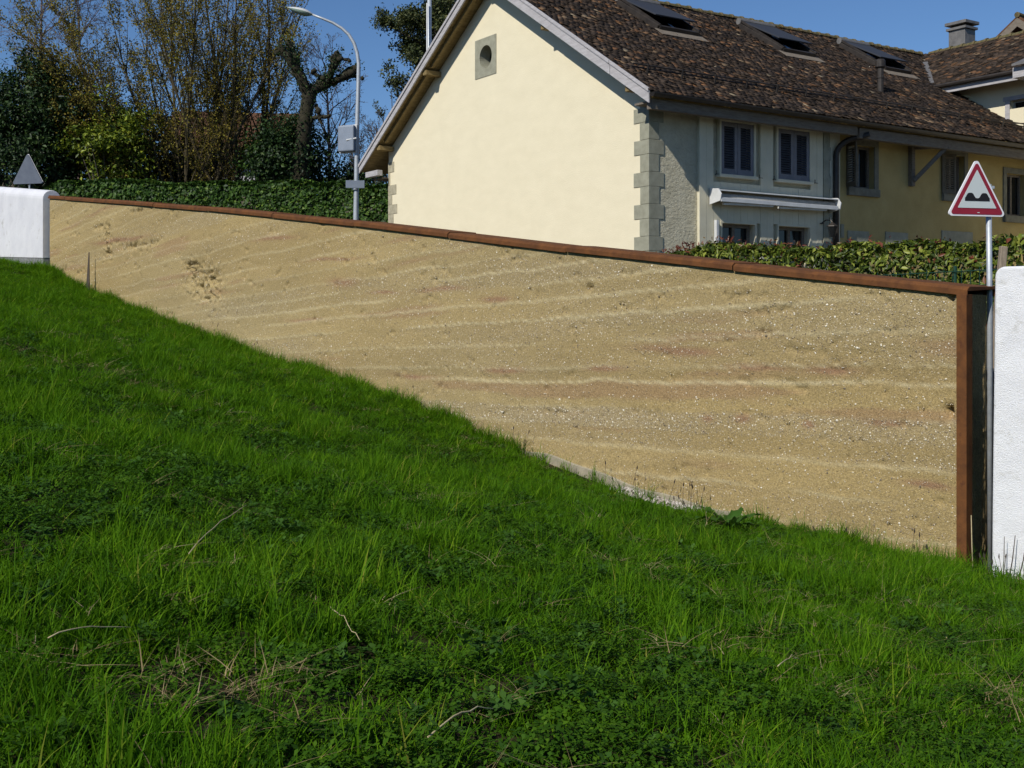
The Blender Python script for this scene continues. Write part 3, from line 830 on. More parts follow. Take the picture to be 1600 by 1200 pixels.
mb = MB(); mb.box(5.37, 5.72, -0.055, -0.003, -0.6, zu - 0.02); hb_(mb, 'pale_pier', 'cladding', bevel=0.004)

def surround(name, a, b, c, d, w, y0, y1, mat, sill=0.0, parent=house):
    mb = MB()
    mb.box(a - w, a, y0, y1, c, d); mb.box(b, b + w, y0, y1, c, d); mb.box(a - w, b + w, y0, y1, d, d + w)
    mb.box(a - w - sill, b + w + sill, y0 - 0.05, y1, c - w * 1.2, c)
    return hb_(mb, name, mat, parent, bevel=0.004)

# shuttered windows
for (a, b, c, d) in opsA[:2]:
    wnd = surround('window', a, b, c, d, 0.055, -0.10, -0.01, 'cladding', 0.03)
    mb = MB(); mb.quad((a, 0.15, c), (b, 0.15, c), (b, 0.15, d), (a, 0.15, d)); hb_(mb, 'pane', 'glass', wnd)
    mid = (a + b) / 2
    for (p, q_) in ((a + .006, mid - .004), (mid + .004, b - .006)):
        st = 0.085
        mb = MB(); mb.box(p, p + st, -0.085, -0.045, c + .004, d - .004); mb.box(q_ - st, q_, -0.085, -0.045, c + .004, d - .004)
        mb.box(p + st, q_ - st, -0.083, -0.047, c + .004, c + .13); mb.box(p + st, q_ - st, -0.083, -0.047, d - .10, d - .004)
        sh = hb_(mb, 'shutter', 'shutter')
        zz = c + 0.15; mb = MB()
        while zz < d - 0.12:
            mb.hexa([(p + st, -0.085, zz - .012), (q_ - st, -0.085, zz - .012), (q_ - st, -0.045, zz + .03), (p + st, -0.045, zz + .03), (p + st, -0.083, zz - .004), (q_ - st, -0.083, zz - .004), (q_ - st, -0.043, zz + .038), (p + st, -0.043, zz + .038)])
            zz += 0.052
        tag(hb_(mb, 'louvre_slats', 'louvre', sh), kind='stuff')
    for (xx, zz) in ((a - .16, c - 0.02), (b + .14, c - .02)):
        mb = MB(); mb.tube([(xx, -.08, zz), (xx, -.12, zz), (xx, -.12, zz + .08)], 0.009, 5); mb.tube([(xx, -.10, zz + .01), (xx + .12, -.10, zz + .01)], .007, 5)
        hb_(mb, 'shutter_hook', 'dark_metal')
# ground floor windows
for (a, b, c, d) in opsA[2:]:
    wnd = surround('window', a, b, c, d, 0.045, -0.085, 0.0, 'cladding', 0.0)
    mb = MB(); mb.quad((a, 0.14, c), (b, 0.14, c), (b, 0.14, d), (a, 0.14, d)); hb_(mb, 'pane', 'glass', wnd)
    mb = MB(); m_ = (a + b) / 2
    mb.box(a, a + .07, .09, .13, c, d); mb.box(b - .07, b, .09, .13, c, d); mb.box(a, b, .085, .132, d - .07, d); mb.box(m_ - .04, m_ + .04, .088, .131, c, d)
    hb_(mb, 'frame', 'eave_wood', wnd)
mb = MB(); mb.box(1.74, 1.80, -0.15, -0.076, 0.6, 1.98); hb_(mb, 'door_post', 'white_metal')
# ochre side windows
for n_, (a, b, c, d) in enumerate(opsB):
    y = 0.12
    wnd = surround('window', a, b, c, d, 0.15, y - 0.03, y + 0.001, 'stone_dark', 0.0)
    mb = MB(); mb.quad((a, y + .2, c), (b, y + .2, c), (b, y + .2, d), (a, y + .2, d)); hb_(mb, 'pane', 'glass', wnd)
    mb = MB(); m_ = (a + b) / 2
    mb.box(a, a + .06, y + .14, y + .19, c, d); mb.box(b - .06, b, y + .14, y + .19, c, d); mb.box(a, b, y + .135, y + .192, d - .06, d); mb.box(a, b, y + .135, y + .192, c, c + .06); mb.box(m_ - .035, m_ + .035, y + .138, y + .191, c, d)
    hb_(mb, 'frame', 'eave_wood', wnd)
    if n_ < 2:
        p = a - 0.17
        mb = MB(); ang = R(72 if n_ == 0 else 160)
        e = np.array([math.cos(ang) * -1, -math.sin(ang), 0])
        base_ = np.array([p, y - 0.03, 0.0]); wS = 0.40
        mb2 = MB()
        def PB(u_, z_): return tuple(base_ + e * u_ + np.array([0, 0, z_]))
        for (u0, u1, z0_, z1_) in ((0, .06, c, d), (wS - .06, wS, c, d), (.06, wS - .06, c, c + .08), (.06, wS - .06, d - .08, d)):
            mb.bar(PB((u0 + u1) / 2, z0_), PB((u0 + u1) / 2, z1_), u1 - u0, .035, up=tuple(np.cross(e, (0, 0, 1))))
        zz = c + .1
        while zz < d - .1:
            mb.bar(PB(.06, zz), PB(wS - .06, zz), 0.012, .035, up=(0.2, -.4, 1)); zz += .055
        hb_(mb, 'shutter', 'shutter_brown')
# low stone blocks in the ochre wall
for (px0, py0, px1, py1) in [(1325, 360, 1358, 385), (1384, 362, 1419, 385), (1472, 360, 1520, 385), (1314, 350, 1319, 372)]:
    A_ = on_y(px0, py0, 0.1); B_ = on_y(px1, py1, 0.1)
    mb = MB(); mb.box(A_[0], B_[0], 0.095, 0.14, A_[2] - .32, A_[2]); hb_(mb, 'stone_block', 'stone', bevel=.006)
# timber bracket under the eave
mb = MB(); mb.box(8.40, 8.52, 0.0, 0.119, 3.12, 4.15); hb_(mb, 'bracket_post', 'eave_wood', bevel=.006)
mb = MB(); mb.bar((8.46, 0.0, 3.25), (9.05, -0.52, 4.08), .10, .10); hb_(mb, 'bracket_strut', 'eave_wood', bevel=.006)
mb = MB(); mb.bar((8.46, 0.06, 4.06), (9.15, -0.45, 4.10), .10, .09); hb_(mb, 'bracket_beam', 'eave_wood', bevel=.006)
# downpipe
mb = MB(); pp = []
for t in range(9):
    a_ = math.pi / 2 * t / 8
    pp.append((5.93 - 0.42 * math.sin(a_), -0.50 + 0.38 * math.sin(a_), 3.62 + 0.42 * math.cos(a_) - 0.0))
pp = [(6.05, -0.62, 4.10)] + pp + [(5.51, -0.12, 3.0), (5.51, -0.12, -0.4)]
mb.tube(pp, 0.068, 12); hb_(mb, 'downpipe', 'dark_metal', smooth=True)
for zz in (3.2, 1.9):
    mb = MB(); mb.tube([(5.51, -.12, zz), (5.51, -.12, zz + .04)], .064, 12); hb_(mb, 'pipe_clip', 'dark_metal')

# roof: slab, tiles, ridge tiles, boards
def slab(x0, x1, ya, yb, th):
    """roof slab between eave ya and ridge yb (right slope) or the mirror for the left slope"""
    mb = MB(); za, zb = roof_z(ya), roof_z(yb)
    mb.hexa([(x0, ya, za - th), (x1, ya, za - th), (x1, yb, zb - th), (x0, yb, zb - th), (x0, ya, za - .035), (x1, ya, za - .035), (x1, yb, zb - .035), (x0, yb, zb - .035)])
    return mb
roof = hb_(slab(-0.48, LEN + 0.6, EA + .02, RY, 0.15), 'roof', 'soffit')
mb = MB(); za, zb = roof_z(EL), roof_z(RY)
mb.hexa([(-0.48, EL, za - .15), (LEN + .6, EL, za - .15), (LEN + .6, RY, zb - .15), (-0.48, RY, zb - .15), (-0.48, EL, za), (LEN + .6, EL, za), (LEN + .6, RY, zb), (-0.48, RY, zb)])
lr = hb_(mb, 'roof_rear_slope', 'soffit')
mb = MB(); mb.hexa([(-0.50, EL, za + .005), (LEN, EL, za + .005), (LEN, RY, zb + .005), (-0.50, RY, zb + .005), (-0.50, EL, za + .04), (LEN, EL, za + .04), (LEN, RY, zb + .04), (-0.50, RY, zb + .04)])
hb_(mb, 'rear_tile_layer', 'ridge_tile', lr)

def tile_field(origin, ax, up, nrm, nu, nv, du, dv, rng, mask=None):
    """rows of flat clay tiles: each a thin tapered slab whose tail lies on the course below"""
    origin, ax, up, nrm = (np.array(v, float) for v in (origin, ax, up, nrm))
    I, J = np.meshgrid(np.arange(nu), np.arange(nv), indexing='ij')
    U_ = (I + 0.5 * (J % 2)) * du; V_ = J * dv
    U_ = U_.ravel() + rng.normal(0, .006, I.size); V_ = V_.ravel() + rng.normal(0, .008, I.size)
    if mask is not None:
        k_ = mask(U_, V_); U_, V_ = U_[k_], V_[k_]
    n = len(U_)
    tilt = rng.normal(0, 0.012, n); lift = rng.normal(0, .003, n); tail = rng.uniform(0.020, 0.034, n)
    # local corners: tail (v=0) wide with clipped corners, head (v=dv*1.5)
    w = du * 0.485; L_ = dv * 1.45
    prof = [(-w, .035), (-w * .55, 0.0), (w * .55, 0.0), (w, .035), (w, L_), (-w, L_)]
    Vs = np.zeros((n, 12, 3))
    for c, (a, b) in enumerate(prof):
        f_ = b / L_
        top = (tail * (1 - f_) + 0.004 * f_ + lift + tilt * a / w)
        P = origin + (U_ + a)[:, None] * ax + (V_ + b)[:, None] * up
        Vs[:, c] = P + top[:, None] * nrm
        Vs[:, 6 + c] = P + (top - 0.02)[:, None] * nrm
    fq = []
    bs = (np.arange(n) * 12)[:, None]
    quads = np.array([[0, 1, 2, 3], [0, 3, 4, 5], [1, 0, 6, 7], [2, 1, 7, 8], [3, 2, 8, 9], [4, 3, 9, 10], [0, 5, 11, 6]])
    return Vs.reshape(-1, 3), (quads[None] + bs[:, :, None]).reshape(-1, 4)

cs_ = 1 / math.hypot(1, TP)
upv = (0, cs_, TP * cs_); nrv = (0, -TP * cs_, cs_)
slen = (RY - EA) / cs_
VW = 13.72                              # the wing's side wall
def main_mask(u_, v_):
    x = u_ - 0.46; y = EA + v_ * cs_
    return (x < np.where(y < 2.6, VW - 0.05, 13.0 + (y - 2.6) / (RY - 2.6) * 3.4)) & (y < RY - 0.02)
V_, F_ = tile_field((-0.46, EA - .03, EZ - 0.012), (1, 0, 0), upv, nrv, int(17.2 / .15), int(slen / .135) + 1, .15, .135, rng, main_mask)
o_ = link('clay_tiles', make_mesh('clay_tiles', V_ + np.array(HO), F_), M['tiles'], roof); tag(o_, kind='stuff')

def ridge_run(parent, a, b, r0, step, mat, rng):
    """one saddle tile per step from a to b, sharing mesh data"""
    a = np.array(a, float); b = np.array(b, float); t = b - a; Ln = np.linalg.norm(t); t /= Ln
    sx = np.cross(t, (0, 0, 1)); nseg_ = 7
    me_ = None; cnt = int(Ln / step)
    for c in range(cnt):
        if me_ is None:
            vs = []; fs = []
            for e, (d_, rr_) in enumerate(((0, r0 * 0.86), (step * .88, r0), (step * .9, r0 * 1.18), (step * 1.06, r0 * 1.18))):
                for k_ in range(nseg_):
                    an = math.pi * (k_ / (nseg_ - 1)); ca_, sa_ = math.cos(an), math.sin(an)
                    vs.append(t * d_ + sx * ca_ * rr_ * 1.15 + np.array([0, 0, sa_ * rr_ - r0 * .35]))
            for e in range(3):
                for k_ in range(nseg_ - 1):
                    fs.append([e * nseg_ + k_, e * nseg_ + k_ + 1, (e + 1) * nseg_ + k_ + 1, (e + 1) * nseg_ + k_])
            fs.append([3 * nseg_ + k_ for k_ in range(nseg_)]); fs.append([k_ for k_ in range(nseg_)][::-1])
            me_ = make_mesh('ridge_tile', np.array(vs), fs)
        o = link('ridge_tile', me_, mat, parent, loc=tuple(a + t * step * c + np.array([0, 0, -HZ]) + rng.normal(0, .006, 3)))
        o.rotation_euler = (0, 0, rng.normal(0, .012))

ridge_run(roof, (-0.5, RY, RZ + .03), (LEN + .1, RY, RZ + .03), 0.105, 0.40, M['ridge_tile'], rng)
# barge boards, right rake: stepped pieces; left rake one board and a tile edge
def rake_board(x0, x1, y0, y1, top, dep, name, mat):
    mb = MB()
    for (ya, yb) in ((y0, y1),):
        za, zb = roof_z(ya), roof_z(yb)
        mb.hexa([(x0, ya, za + top - dep), (x1, ya, za + top - dep), (x1, yb, zb + top - dep), (x0, yb, zb + top - dep), (x0, ya, za + top), (x1, ya, za + top), (x1, yb, zb + top), (x0, yb, zb + top)])
    hb_(mb, name, mat, bevel=.004)
for (a, b, dx) in ((EA - .0, 0.62, .0), (0.63, 2.78, .006), (2.79, RY, .0)):
    rake_board(-0.52 - dx, -0.485, a, b, 0.0, 0.245, 'barge_board', 'barge')
    rake_board(-0.545 - dx, -0.50, a, b, 0.055, 0.075, 'verge_strip', 'barge')
for (a, b, dx) in ((RY + .005, 9.0, .005), (9.005, EL, 0)):
    rake_board(-0.52 - dx, -0.485, a, b, 0.0, 0.20, 'barge_board', 'barge')
    rake_board(-0.55 - dx, -0.50, a, b, 0.06, 0.085, 'verge_strip', 'barge')
# purlin ends under the rake, wall plate and eave beams
for y_ in (RY, 3.1, 0.12, 8.5, 11.15):
    zt = roof_z(y_) - 0.155
    mb = MB(); mb.box(-0.46, 0.05, y_ - .09, y_ + .09, zt - .19, zt - .01 - (0.05 if y_ != RY else .08)); hb_(mb, 'purlin_end', 'soffit', bevel=.012)
for (a, b) in ((RY + .06, 8.38), (8.62, 11.0)):
    mb = MB(); mb.bar((-0.30, a, roof_z(a) - .20), (-0.30, b, roof_z(b) - .20), .09, .10); hb_(mb, 'rafter', 'soffit')
for (a, b) in ((.3, 2.95), (3.25, RY - .06)):
    mb = MB(); mb.bar((-0.30, a, roof_z(a) - .20), (-0.30, b, roof_z(b) - .20), .09, .10); hb_(mb, 'rafter', 'soffit')
mb = MB(); mb.box(-0.42, -0.25, GW - .1, 12.05, 3.92, 4.08); hb_(mb, 'eave_beam', 'barge', bevel=.01)
mb = MB(); mb.box(-0.2, LEN, GW + .02, 12.0, 3.86, 3.90); hb_(mb, 'rear_soffit', 'eave_wood')
# eave fascia, gutter
mb = MB(); mb.box(-0.40, 5.75, EA + 0.06, EA + 0.20, 4.06, 4.27); hb_(mb, 'eave_fascia', 'eave_wood', bevel=.008)
mb = MB(); mb.box(5.80, VW, EA + 0.045, EA + 0.20, 4.00, 4.24); hb_(mb, 'eave_fascia', 'eave_wood', bevel=.008)
mb = MB(); mb.box(-0.38, VW, EA + .20, 0.0, 4.20, 4.24); hb_(mb, 'eave_soffit', 'eave_wood')
gut = []
mb = MB(); n_ = 9
prof = [(EA - .085 + .075 * math.cos(math.pi + math.pi * t / (n_ - 1)) + 0.0, EZ - .045 + .075 * math.sin(math.pi + math.pi * t / (n_ - 1))) for t in range(n_)]
prof = prof + [(y_ + (0.006 if t < n_ / 2 else -.006) * -1, z_ + .006) for t, (y_, z_) in list(enumerate(prof))[::-1]]
m_ = len(prof)
mb.add([(-.50, y_, z_) for y_, z_ in prof] + [(VW + .2, y_, z_ - .05) for y_, z_ in prof], [[t, (t + 1) % m_, m_ + (t + 1) % m_, m_ + t] for t in range(m_)] + [list(range(m_))])
hb_(mb, 'gutter', 'dark_metal', smooth=False)
# snow guard rails
def roofp(x, y, n): return (x, y - TP * cs_ * n, roof_z(y) + cs_ * n)
for (n0) in (0.09, 0.16):
    mb = MB(); mb.tube([roofp(-0.2, 0.36, n0), roofp(VW - .1, 0.36, n0)], 0.016, 6); hb_(mb, 'snow_rail', 'dark_metal', roof)
for x_ in np.arange(0.2, 13.5, 0.95):
    mb = MB(); mb.bar(roofp(x_, 0.30, 0.02), roofp(x_, 0.36, 0.2), .03, .03); mb.bar(roofp(x_, 0.36, 0.18), roofp(x_, .62, .04), .025, .025); hb_(mb, 'snow_bracket', 'dark_metal', roof)
# roof windows
for (xa, xb_) in ((3.14, 4.42), (7.42, 8.66), (11.52, 12.68)):
    ya, yb = 3.36, 4.92
    def PR(x, y, n): return roofp(x, y, n)
    mb = MB()
    for (p, q_) in (((xa, ya), (xa, yb)), ((xb_, ya), (xb_, yb)), ((xa, ya), (xb_, ya)), ((xa, yb), (xb_, yb))):
        mb.bar(PR(*p, .07), PR(*q_, .07), .09, .15, up=nrv)
    sk = hb_(mb, 'skylight', 'dark_metal', roof, bevel=.008)
    mb = MB(); mb.hexa([PR(xa + .04, ya + .04, .06), PR(xb_ - .04, ya + .04, .06), PR(xb_ - .04, yb - .04, .06), PR(xa + .04, yb - .04, .06), PR(xa + .04, ya + .04, .07), PR(xb_ - .04, ya + .04, .07), PR(xb_ - .04, yb - .04, .07), PR(xa + .04, yb - .04, .07)])
    hb_(mb, 'inner_pane', 'glass', sk)
    mb = MB(); y1_ = ya + .22
    mb.hexa([PR(xa - .02, y1_, .30), PR(xb_ + .02, y1_, .30), PR(xb_ + .02, yb + .05, .17), PR(xa - .02, yb + .05, .17), PR(xa - .02, y1_, .335), PR(xb_ + .02, y1_, .335), PR(xb_ + .02, yb + .05, .205), PR(xa - .02, yb + .05, .205)])
    hb_(mb, 'sun_screen', 'roof_glass', sk, bevel=.01)
    mb = MB(); mb.tube([PR(xa - .05, yb + .05, .17), PR(xb_ + .05, yb + .05, .17)], .095, 10); hb_(mb, 'roller_box', 'zinc', sk)
    for x_ in (xa, xb_):
        mb = MB(); mb.bar(PR(x_, ya - .02, .15), PR(x_, yb, .20), .05, .06, up=nrv); hb_(mb, 'side_rail', 'dark_metal', sk)
    mb = MB(); mb.hexa([PR(xa - .12, ya - .30, .035), PR(xb_ + .12, ya - .30, .035), PR(xb_ + .12, ya, .05), PR(xa - .12, ya, .05), PR(xa - .12, ya - .30, .045), PR(xb_ + .12, ya - .30, .045), PR(xb_ + .12, ya, .06), PR(xa - .12, ya, .06)])
    hb_(mb, 'apron_flashing', 'eave_wood', sk)
# vent pipe
vb = np.array([9.15, 1.55, roof_z(1.55)])
mb = MB(); mb.lathe([(.0, -.1), (.085, -.1), (.085, .34), (.10, .35), (.10, .40), (.085, .41), (.085, .60), (.13, .64), (.13, .80), (.10, .84), (0, .85)], vb, 14); hb_(mb, 'vent_pipe', 'dark_metal', roof, smooth=False)

# ------------------------------------------------------------------ wing of the farmhouse
wing = empty('house_wing', tuple(np.array([HX, HY, EYE + HZ]) + Lx * 16.5), HA)
tag(wing, 'cream wing with small window and chimney at right end of the long roof', 'house')
WO = (-16.5, 0, -HZ)
def wb(mb, name, mat, parent=wing, **kw): return mb.build(name, M[mat], parent, off=WO, **kw)
WR = 16.55; WZ = RZ + 0.03; WE = 13.08; WEZ = 6.56
wt = (WZ - WEZ) / (WR - WE)
A_ = on_x(1577, 155, VW); B_ = on_x(1603, 184, VW)
wy1, wy0 = A_[1] - .02, A_[1] - 1.0; wz1, wz0 = A_[2] - .05, B_[2] + .02
mb = MB()
for (ya, yb, za, zb) in ((wy1, 8.0, 0, WEZ), (-4.5, wy0, 0, WEZ), (wy0, wy1, 0, wz0), (wy0, wy1, wz1, WEZ)):
    mb.quad((VW, ya, za), (VW, yb, za), (VW, yb, zb + .28), (VW, ya, zb + .28))
mb.quad((VW, wy0, wz0), (VW, wy1, wz0), (VW + .25, wy1, wz0), (VW + .25, wy0, wz0)); mb.quad((VW, wy0, wz1), (VW + .25, wy0, wz1), (VW + .25, wy1, wz1), (VW, wy1, wz1))
mb.quad((VW, wy1, wz0), (VW + .25, wy1, wz0), (VW + .25, wy1, wz1), (VW, wy1, wz1)); mb.quad((VW, wy0, wz0), (VW, wy0, wz1), (VW + .25, wy0, wz1), (VW + .25, wy0, wz0))
mb.quad((VW, -4.5, -1.2), (19.4, -4.5, -1.2), (19.4, -4.5, WEZ), (VW, -4.5, WEZ)); mb.quad((19.4, -4.5, -1.2), (19.4, 8, -1.2), (19.4, 8, WEZ), (19.4, -4.5, WEZ))
mb.quad((VW, -4.5, -1.2), (VW, -0.2, -1.2), (VW, -0.2, 0.001), (VW, -4.5, 0.001))
wb(mb, 'side_wall', 'cream')
mb = MB()
mb.box(VW - .02, VW + .06, wy1, wy1 + .14, wz0 - .0, wz1); mb.box(VW - .02, VW + .06, wy0 - .14, wy0, wz0, wz1); mb.box(VW - .02, VW + .06, wy0 - .2, wy1 + .2, wz1, wz1 + .12)
win = wb(mb, 'window', 'barge', bevel=.004)
mb = MB(); mb.quad((VW + .22, wy0, wz0), (VW + .22, wy1, wz0), (VW + .22, wy1, wz1), (VW + .22, wy0, wz1)); wb(mb, 'pane', 'glass', win)
mb = MB(); m_ = (wy0 + wy1) / 2; zm = (wz0 + wz1) / 2
mb.box(VW + .17, VW + .21, wy0, wy0 + .05, wz0, wz1); mb.box(VW + .17, VW + .21, wy1 - .05, wy1, wz0, wz1); mb.box(VW + .168, VW + .208, wy0, wy1, zm - .018, zm + .018); mb.box(VW + .166, VW + .206, m_ - .03, m_ + .03, wz0, wz1); mb.box(VW + .167, VW + .207, wy0, wy1, wz0, wz0 + .05); mb.box(VW + .167, VW + .207, wy0, wy1, wz1 - .05, wz1)
wb(mb, 'frame', 'window_frame', win)
mb = MB()
mb.hexa([(WE, -4.5, WEZ - .12), (WR, -4.5, WZ - .12), (WR, 8.2, WZ - .12), (WE, 8.2, WEZ - .12), (WE, -4.5, WEZ - .02), (WR, -4.5, WZ - .02), (WR, 8.2, WZ - .02), (WE, 8.2, WEZ - .02)])
wroof = wb(mb, 'roof', 'eave_wood')
mb = MB(); mb.hexa([(WR, -4.5, WZ - .12), (20.0, -4.5, WEZ - .12), (20.0, 8.2, WEZ - .12), (WR, 8.2, WZ - .12), (WR, -4.5, WZ), (20.0, -4.5, WEZ), (20.0, 8.2, WEZ), (WR, 8.2, WZ)]); wb(mb, 'rear_slope', 'tiles_far', wroof)
cw = 1 / math.hypot(1, wt)
def wmask(u_, v_):
    y = 5.6 - u_ ; x = WE + v_ * cw
    return (x < WR) & (y < 2.9 + (x - WE) / (WR - WE) * 2.9)
V_, F_ = tile_field((WE - .03, 5.6, WEZ + .0), (0, -1, 0), (cw, 0, wt * cw), (-wt * cw, 0, cw), int(9.8 / .155), int((WR - WE) / cw / .145) + 1, .155, .145, rng, wmask)
o_ = link('clay_tiles', make_mesh('clay_tiles', V_ + np.array(WO), F_), M['tiles'], wroof); tag(o_, kind='stuff')
# ridge tiles of the wing
ridge_parent = empty('ridge', (0, 0, 0)); ridge_parent.parent = wroof
def ridge_run2():
    me_ = None
    for c in range(24):
        y = 5.5 - c * .42
        if me_ is None:
            src = [o for o in bpy.data.objects if o.name == 'ridge_tile'][0].data
            me_ = src
        o = link('ridge_tile', me_, None, wroof, loc=(WR - 16.5, y, WZ + .02 - HZ)); o.rotation_euler = (0, 0, R(-90) + rng.normal(0, .01))
ridge_run2()
bpy.data.objects.remove(ridge_parent)
mb = MB(); mb.bar((WE + .06, 0.22, WEZ - .19), (WE + .06, 2.62, WEZ - .19), .05, .17); wb(mb, 'fascia_board', 'barge', bevel=.005)
mb = MB(); mb.box(WE + .09, VW, -4.5, 3.2, WEZ - .13, WEZ - .10); wb(mb, 'eave_soffit', 'eave_wood')
mb = MB(); mb.tube([(WE - .05, 0.15, WEZ - .06), (WE - .05, 2.95, WEZ - .06)], .06, 8); wb(mb, 'gutter', 'dark_metal')
# lower stepped eave at the right edge
mb = MB(); mb.box(WE - .35, VW + .1, -4.5, 0.12, WEZ - .30, WEZ - .02); wb(mb, 'eave_box', 'barge', bevel=.01)
mb = MB(); mb.hexa([(WE - .5, -4.5, WEZ - .0), (WE + .7, -4.5, WEZ + .46), (WE + .7, .05, WEZ + .46), (WE - .5, .05, WEZ), (WE - .5, -4.5, WEZ + .05), (WE + .7, -4.5, WEZ + .52), (WE + .7, .05, WEZ + .52), (WE - .5, .05, WEZ + .05)]); wb(mb, 'metal_roof_strip', 'zinc')
mb = MB(); mb.bar((13.15, 2.95, roof_z(2.95) + .03), (15.5, 4.9, roof_z(4.9) + .05), .16, .02); wb(mb, 'valley_flashing', 'zinc')
# chimney
P1 = on_x(1503, 62, 17.3)
cx_, cy_ = 17.3, P1[1]
mb = MB(); mb.box(cx_ - .27, cx_ + .27, cy_ - .30, cy_ + .30, WZ - .9, WZ + .72); ch = wb(mb, 'chimney', 'zinc', bevel=.008)
mb = MB(); mb.box(cx_ - .33, cx_ + .33, cy_ - .36, cy_ + .36, WZ + .72, WZ + .80); wb(mb, 'chimney_collar', 'zinc', ch, bevel=.006)
mb = MB(); mb.box(cx_ - .22, cx_ + .22, cy_ - .24, cy_ + .24, WZ + .80, WZ + .88); wb(mb, 'chimney_throat', 'interior', ch)
mb = MB(); mb.box(cx_ - .36, cx_ + .36, cy_ - .39, cy_ + .39, WZ + .88, WZ + .98); wb(mb, 'chimney_cap', 'zinc', ch, bevel=.01)

# gable of a further building at the right edge
def P(px, py, D): return np.array([(px - 800) / F * D, D, EYE + (HOR - py) / F * D])
D_ = 44.0
ap = P(1590, 24, D_)
bh = empty('barn', (ap[0], ap[1], EYE + 3.0), HA - R(90) + R(8))
tag(bh, 'open gable top of a building beyond the chimney, brown tiles', 'house')
az = ap[2] - (EYE + 3.0)
mb = MB(); hw = 5.0; dz_ = hw * .78
for sgn in (-1, 1):
    mb.hexa([(0, 0, az - .10), (sgn * hw, 0, az - dz_ - .1), (sgn * hw, 8, az - dz_ - .1), (0, 8, az - .1), (0, 0, az), (sgn * hw, 0, az - dz_), (sgn * hw, 8, az - dz_), (0, 8, az)])
mb.build('roof', M['tiles_far'], bh)
mb = MB()
for sgn in (-1, 1):
    mb.hexa([(0, -.04, az - .42), (sgn * hw, -.04, az - dz_ - .42), (sgn * hw, .0, az - dz_ - .42), (0, .0, az - .42), (0, -.04, az - .10), (sgn * hw, -.04, az - dz_ - .10), (sgn * hw, .0, az - dz_ - .1), (0, .0, az - .10)])
mb.build('barge_board', M['eave_wood'], bh)
mb = MB(); mb.add([(-4.4, 1.0, -2), (4.4, 1.0, -2), (4.4, 1.0, az - dz_ + .3), (0, 1.0, az - .3), (-4.4, 1.0, az - dz_ + .3)], [[0, 1, 2, 3, 4]]); mb.build('gable_wall', M['eave_wood'], bh)
mb = MB(); mb.tube([(0, -.05, az + .02), (0, 8, az + .02)], .11, 8); mb.build('ridge', M['ridge_tile'], bh)

# ------------------------------------------------------------------ awning and lantern on the house
aw = empty('awning', tuple(np.array([HX, HY, EYE]) + Lx * 1.5 + Gy * -0.1 + np.array([0, 0, 2.3])), HA)
tag(aw, 'white retracted awning on the wall under the shuttered windows', 'awning')
def ab(mb, name, mat, **kw): return mb.build(name, M[mat], aw, off=(-1.5, .1, -2.3), **kw)
ax0, ax1 = 1.58, 5.28
mb = MB(); mb.hexa([(ax0 + .03, -.38, 2.57), (ax1, -.38, 2.57), (ax1, -.08, 2.62), (ax0 + .03, -.08, 2.62), (ax0 + .03, -.38, 2.595), (ax1, -.38, 2.595), (ax1, -.08, 2.645), (ax0 + .03, -.08, 2.645)]); ab(mb, 'cover_plate', 'white_metal', bevel=.004)
mb = MB(); mb.tube([(ax0 + .03, -.23, 2.46), (ax1, -.23, 2.46)], .085, 12); ab(mb, 'cloth_roll', 'awning_cloth', smooth=True)
mb = MB(); mb.box(ax0 + .03, ax1 - .05, -.43, -.38, 2.34, 2.43); ab(mb, 'front_bar', 'white_metal', bevel=.008)
mb = MB(); mb.prism([(-.42, 2.36), (-.10, 2.30), (-.10, 2.64), (-.36, 2.62), (-.45, 2.50)], (0, 1, 0), (0, 0, 1), (1, 0, 0), (ax0, 0, 0), .03); ab(mb, 'end_plate', 'white_metal', bevel=.004)
mb = MB(); mb.prism([(-.42, 2.36), (-.10, 2.30), (-.10, 2.64), (-.36, 2.62), (-.45, 2.50)], (0, 1, 0), (0, 0, 1), (1, 0, 0), (ax1, 0, 0), .03); ab(mb, 'end_plate', 'white_metal', bevel=.004)
for (a, b) in ((1.75, 3.2), (3.4, 4.9)):
    mb = MB(); mb.bar((a, -.33, 2.31), (b, -.36, 2.33), .05, .045); ab(mb, 'folding_arm', 'white_metal', bevel=.006)

lt = empty('wall_lantern', tuple(np.array([HX, HY, EYE]) + Lx * 5.05 + Gy * -0.1 + np.array([0, 0, 1.78])), HA)
tag(lt, 'dark iron wall lantern beside the downpipe', 'lamp')
mb = MB(); mb.tube([(0, 0, .28), (0, -.12, .34), (0, -.26, .33), (0, -.30, .28)], .014, 6); mb.lathe([(0, 0), (.05, 0), (.05, .02), (0, .02)], (0, -.0, .26), 8); mb.build('bracket', M['dark_metal'], lt)
mb = MB(); mb.lathe([(0, .29), (.03, .27), (.12, .20), (.125, .185), (.0, .185)], (0, -.30, 0), 6); mb.build('lantern_hood', M['dark_metal'], lt)
mb = MB(); mb.lathe([(0, -.06), (.06, -.06), (.105, .185)], (0, -.30, 0), 6); mb.build('lantern_glass', M['glass'], lt)

# ------------------------------------------------------------------ road signs
def tri(sz, rad_, n=6):
    """rounded equilateral triangle, base centre at origin"""
    hgt = sz * math.sqrt(3) / 2
    cs = [(-sz / 2, 0), (sz / 2, 0), (0, hgt)]; out = []
    cen = (0, hgt / 3)
    for (x, z), a0 in zip(cs, (150, 270, 30)):
        dx, dz2 = cen[0] - x, cen[1] - z; l_ = math.hypot(dx, dz2)
        c0 = (x + dx / l_ * rad_ * 2, z + dz2 / l_ * rad_ * 2)
        for t in range(n + 1):
            a_ = R(a0 + 120 * t / n); out.append((c0[0] + rad_ * math.cos(a_), c0[1] + rad_ * math.sin(a_)))
    return out

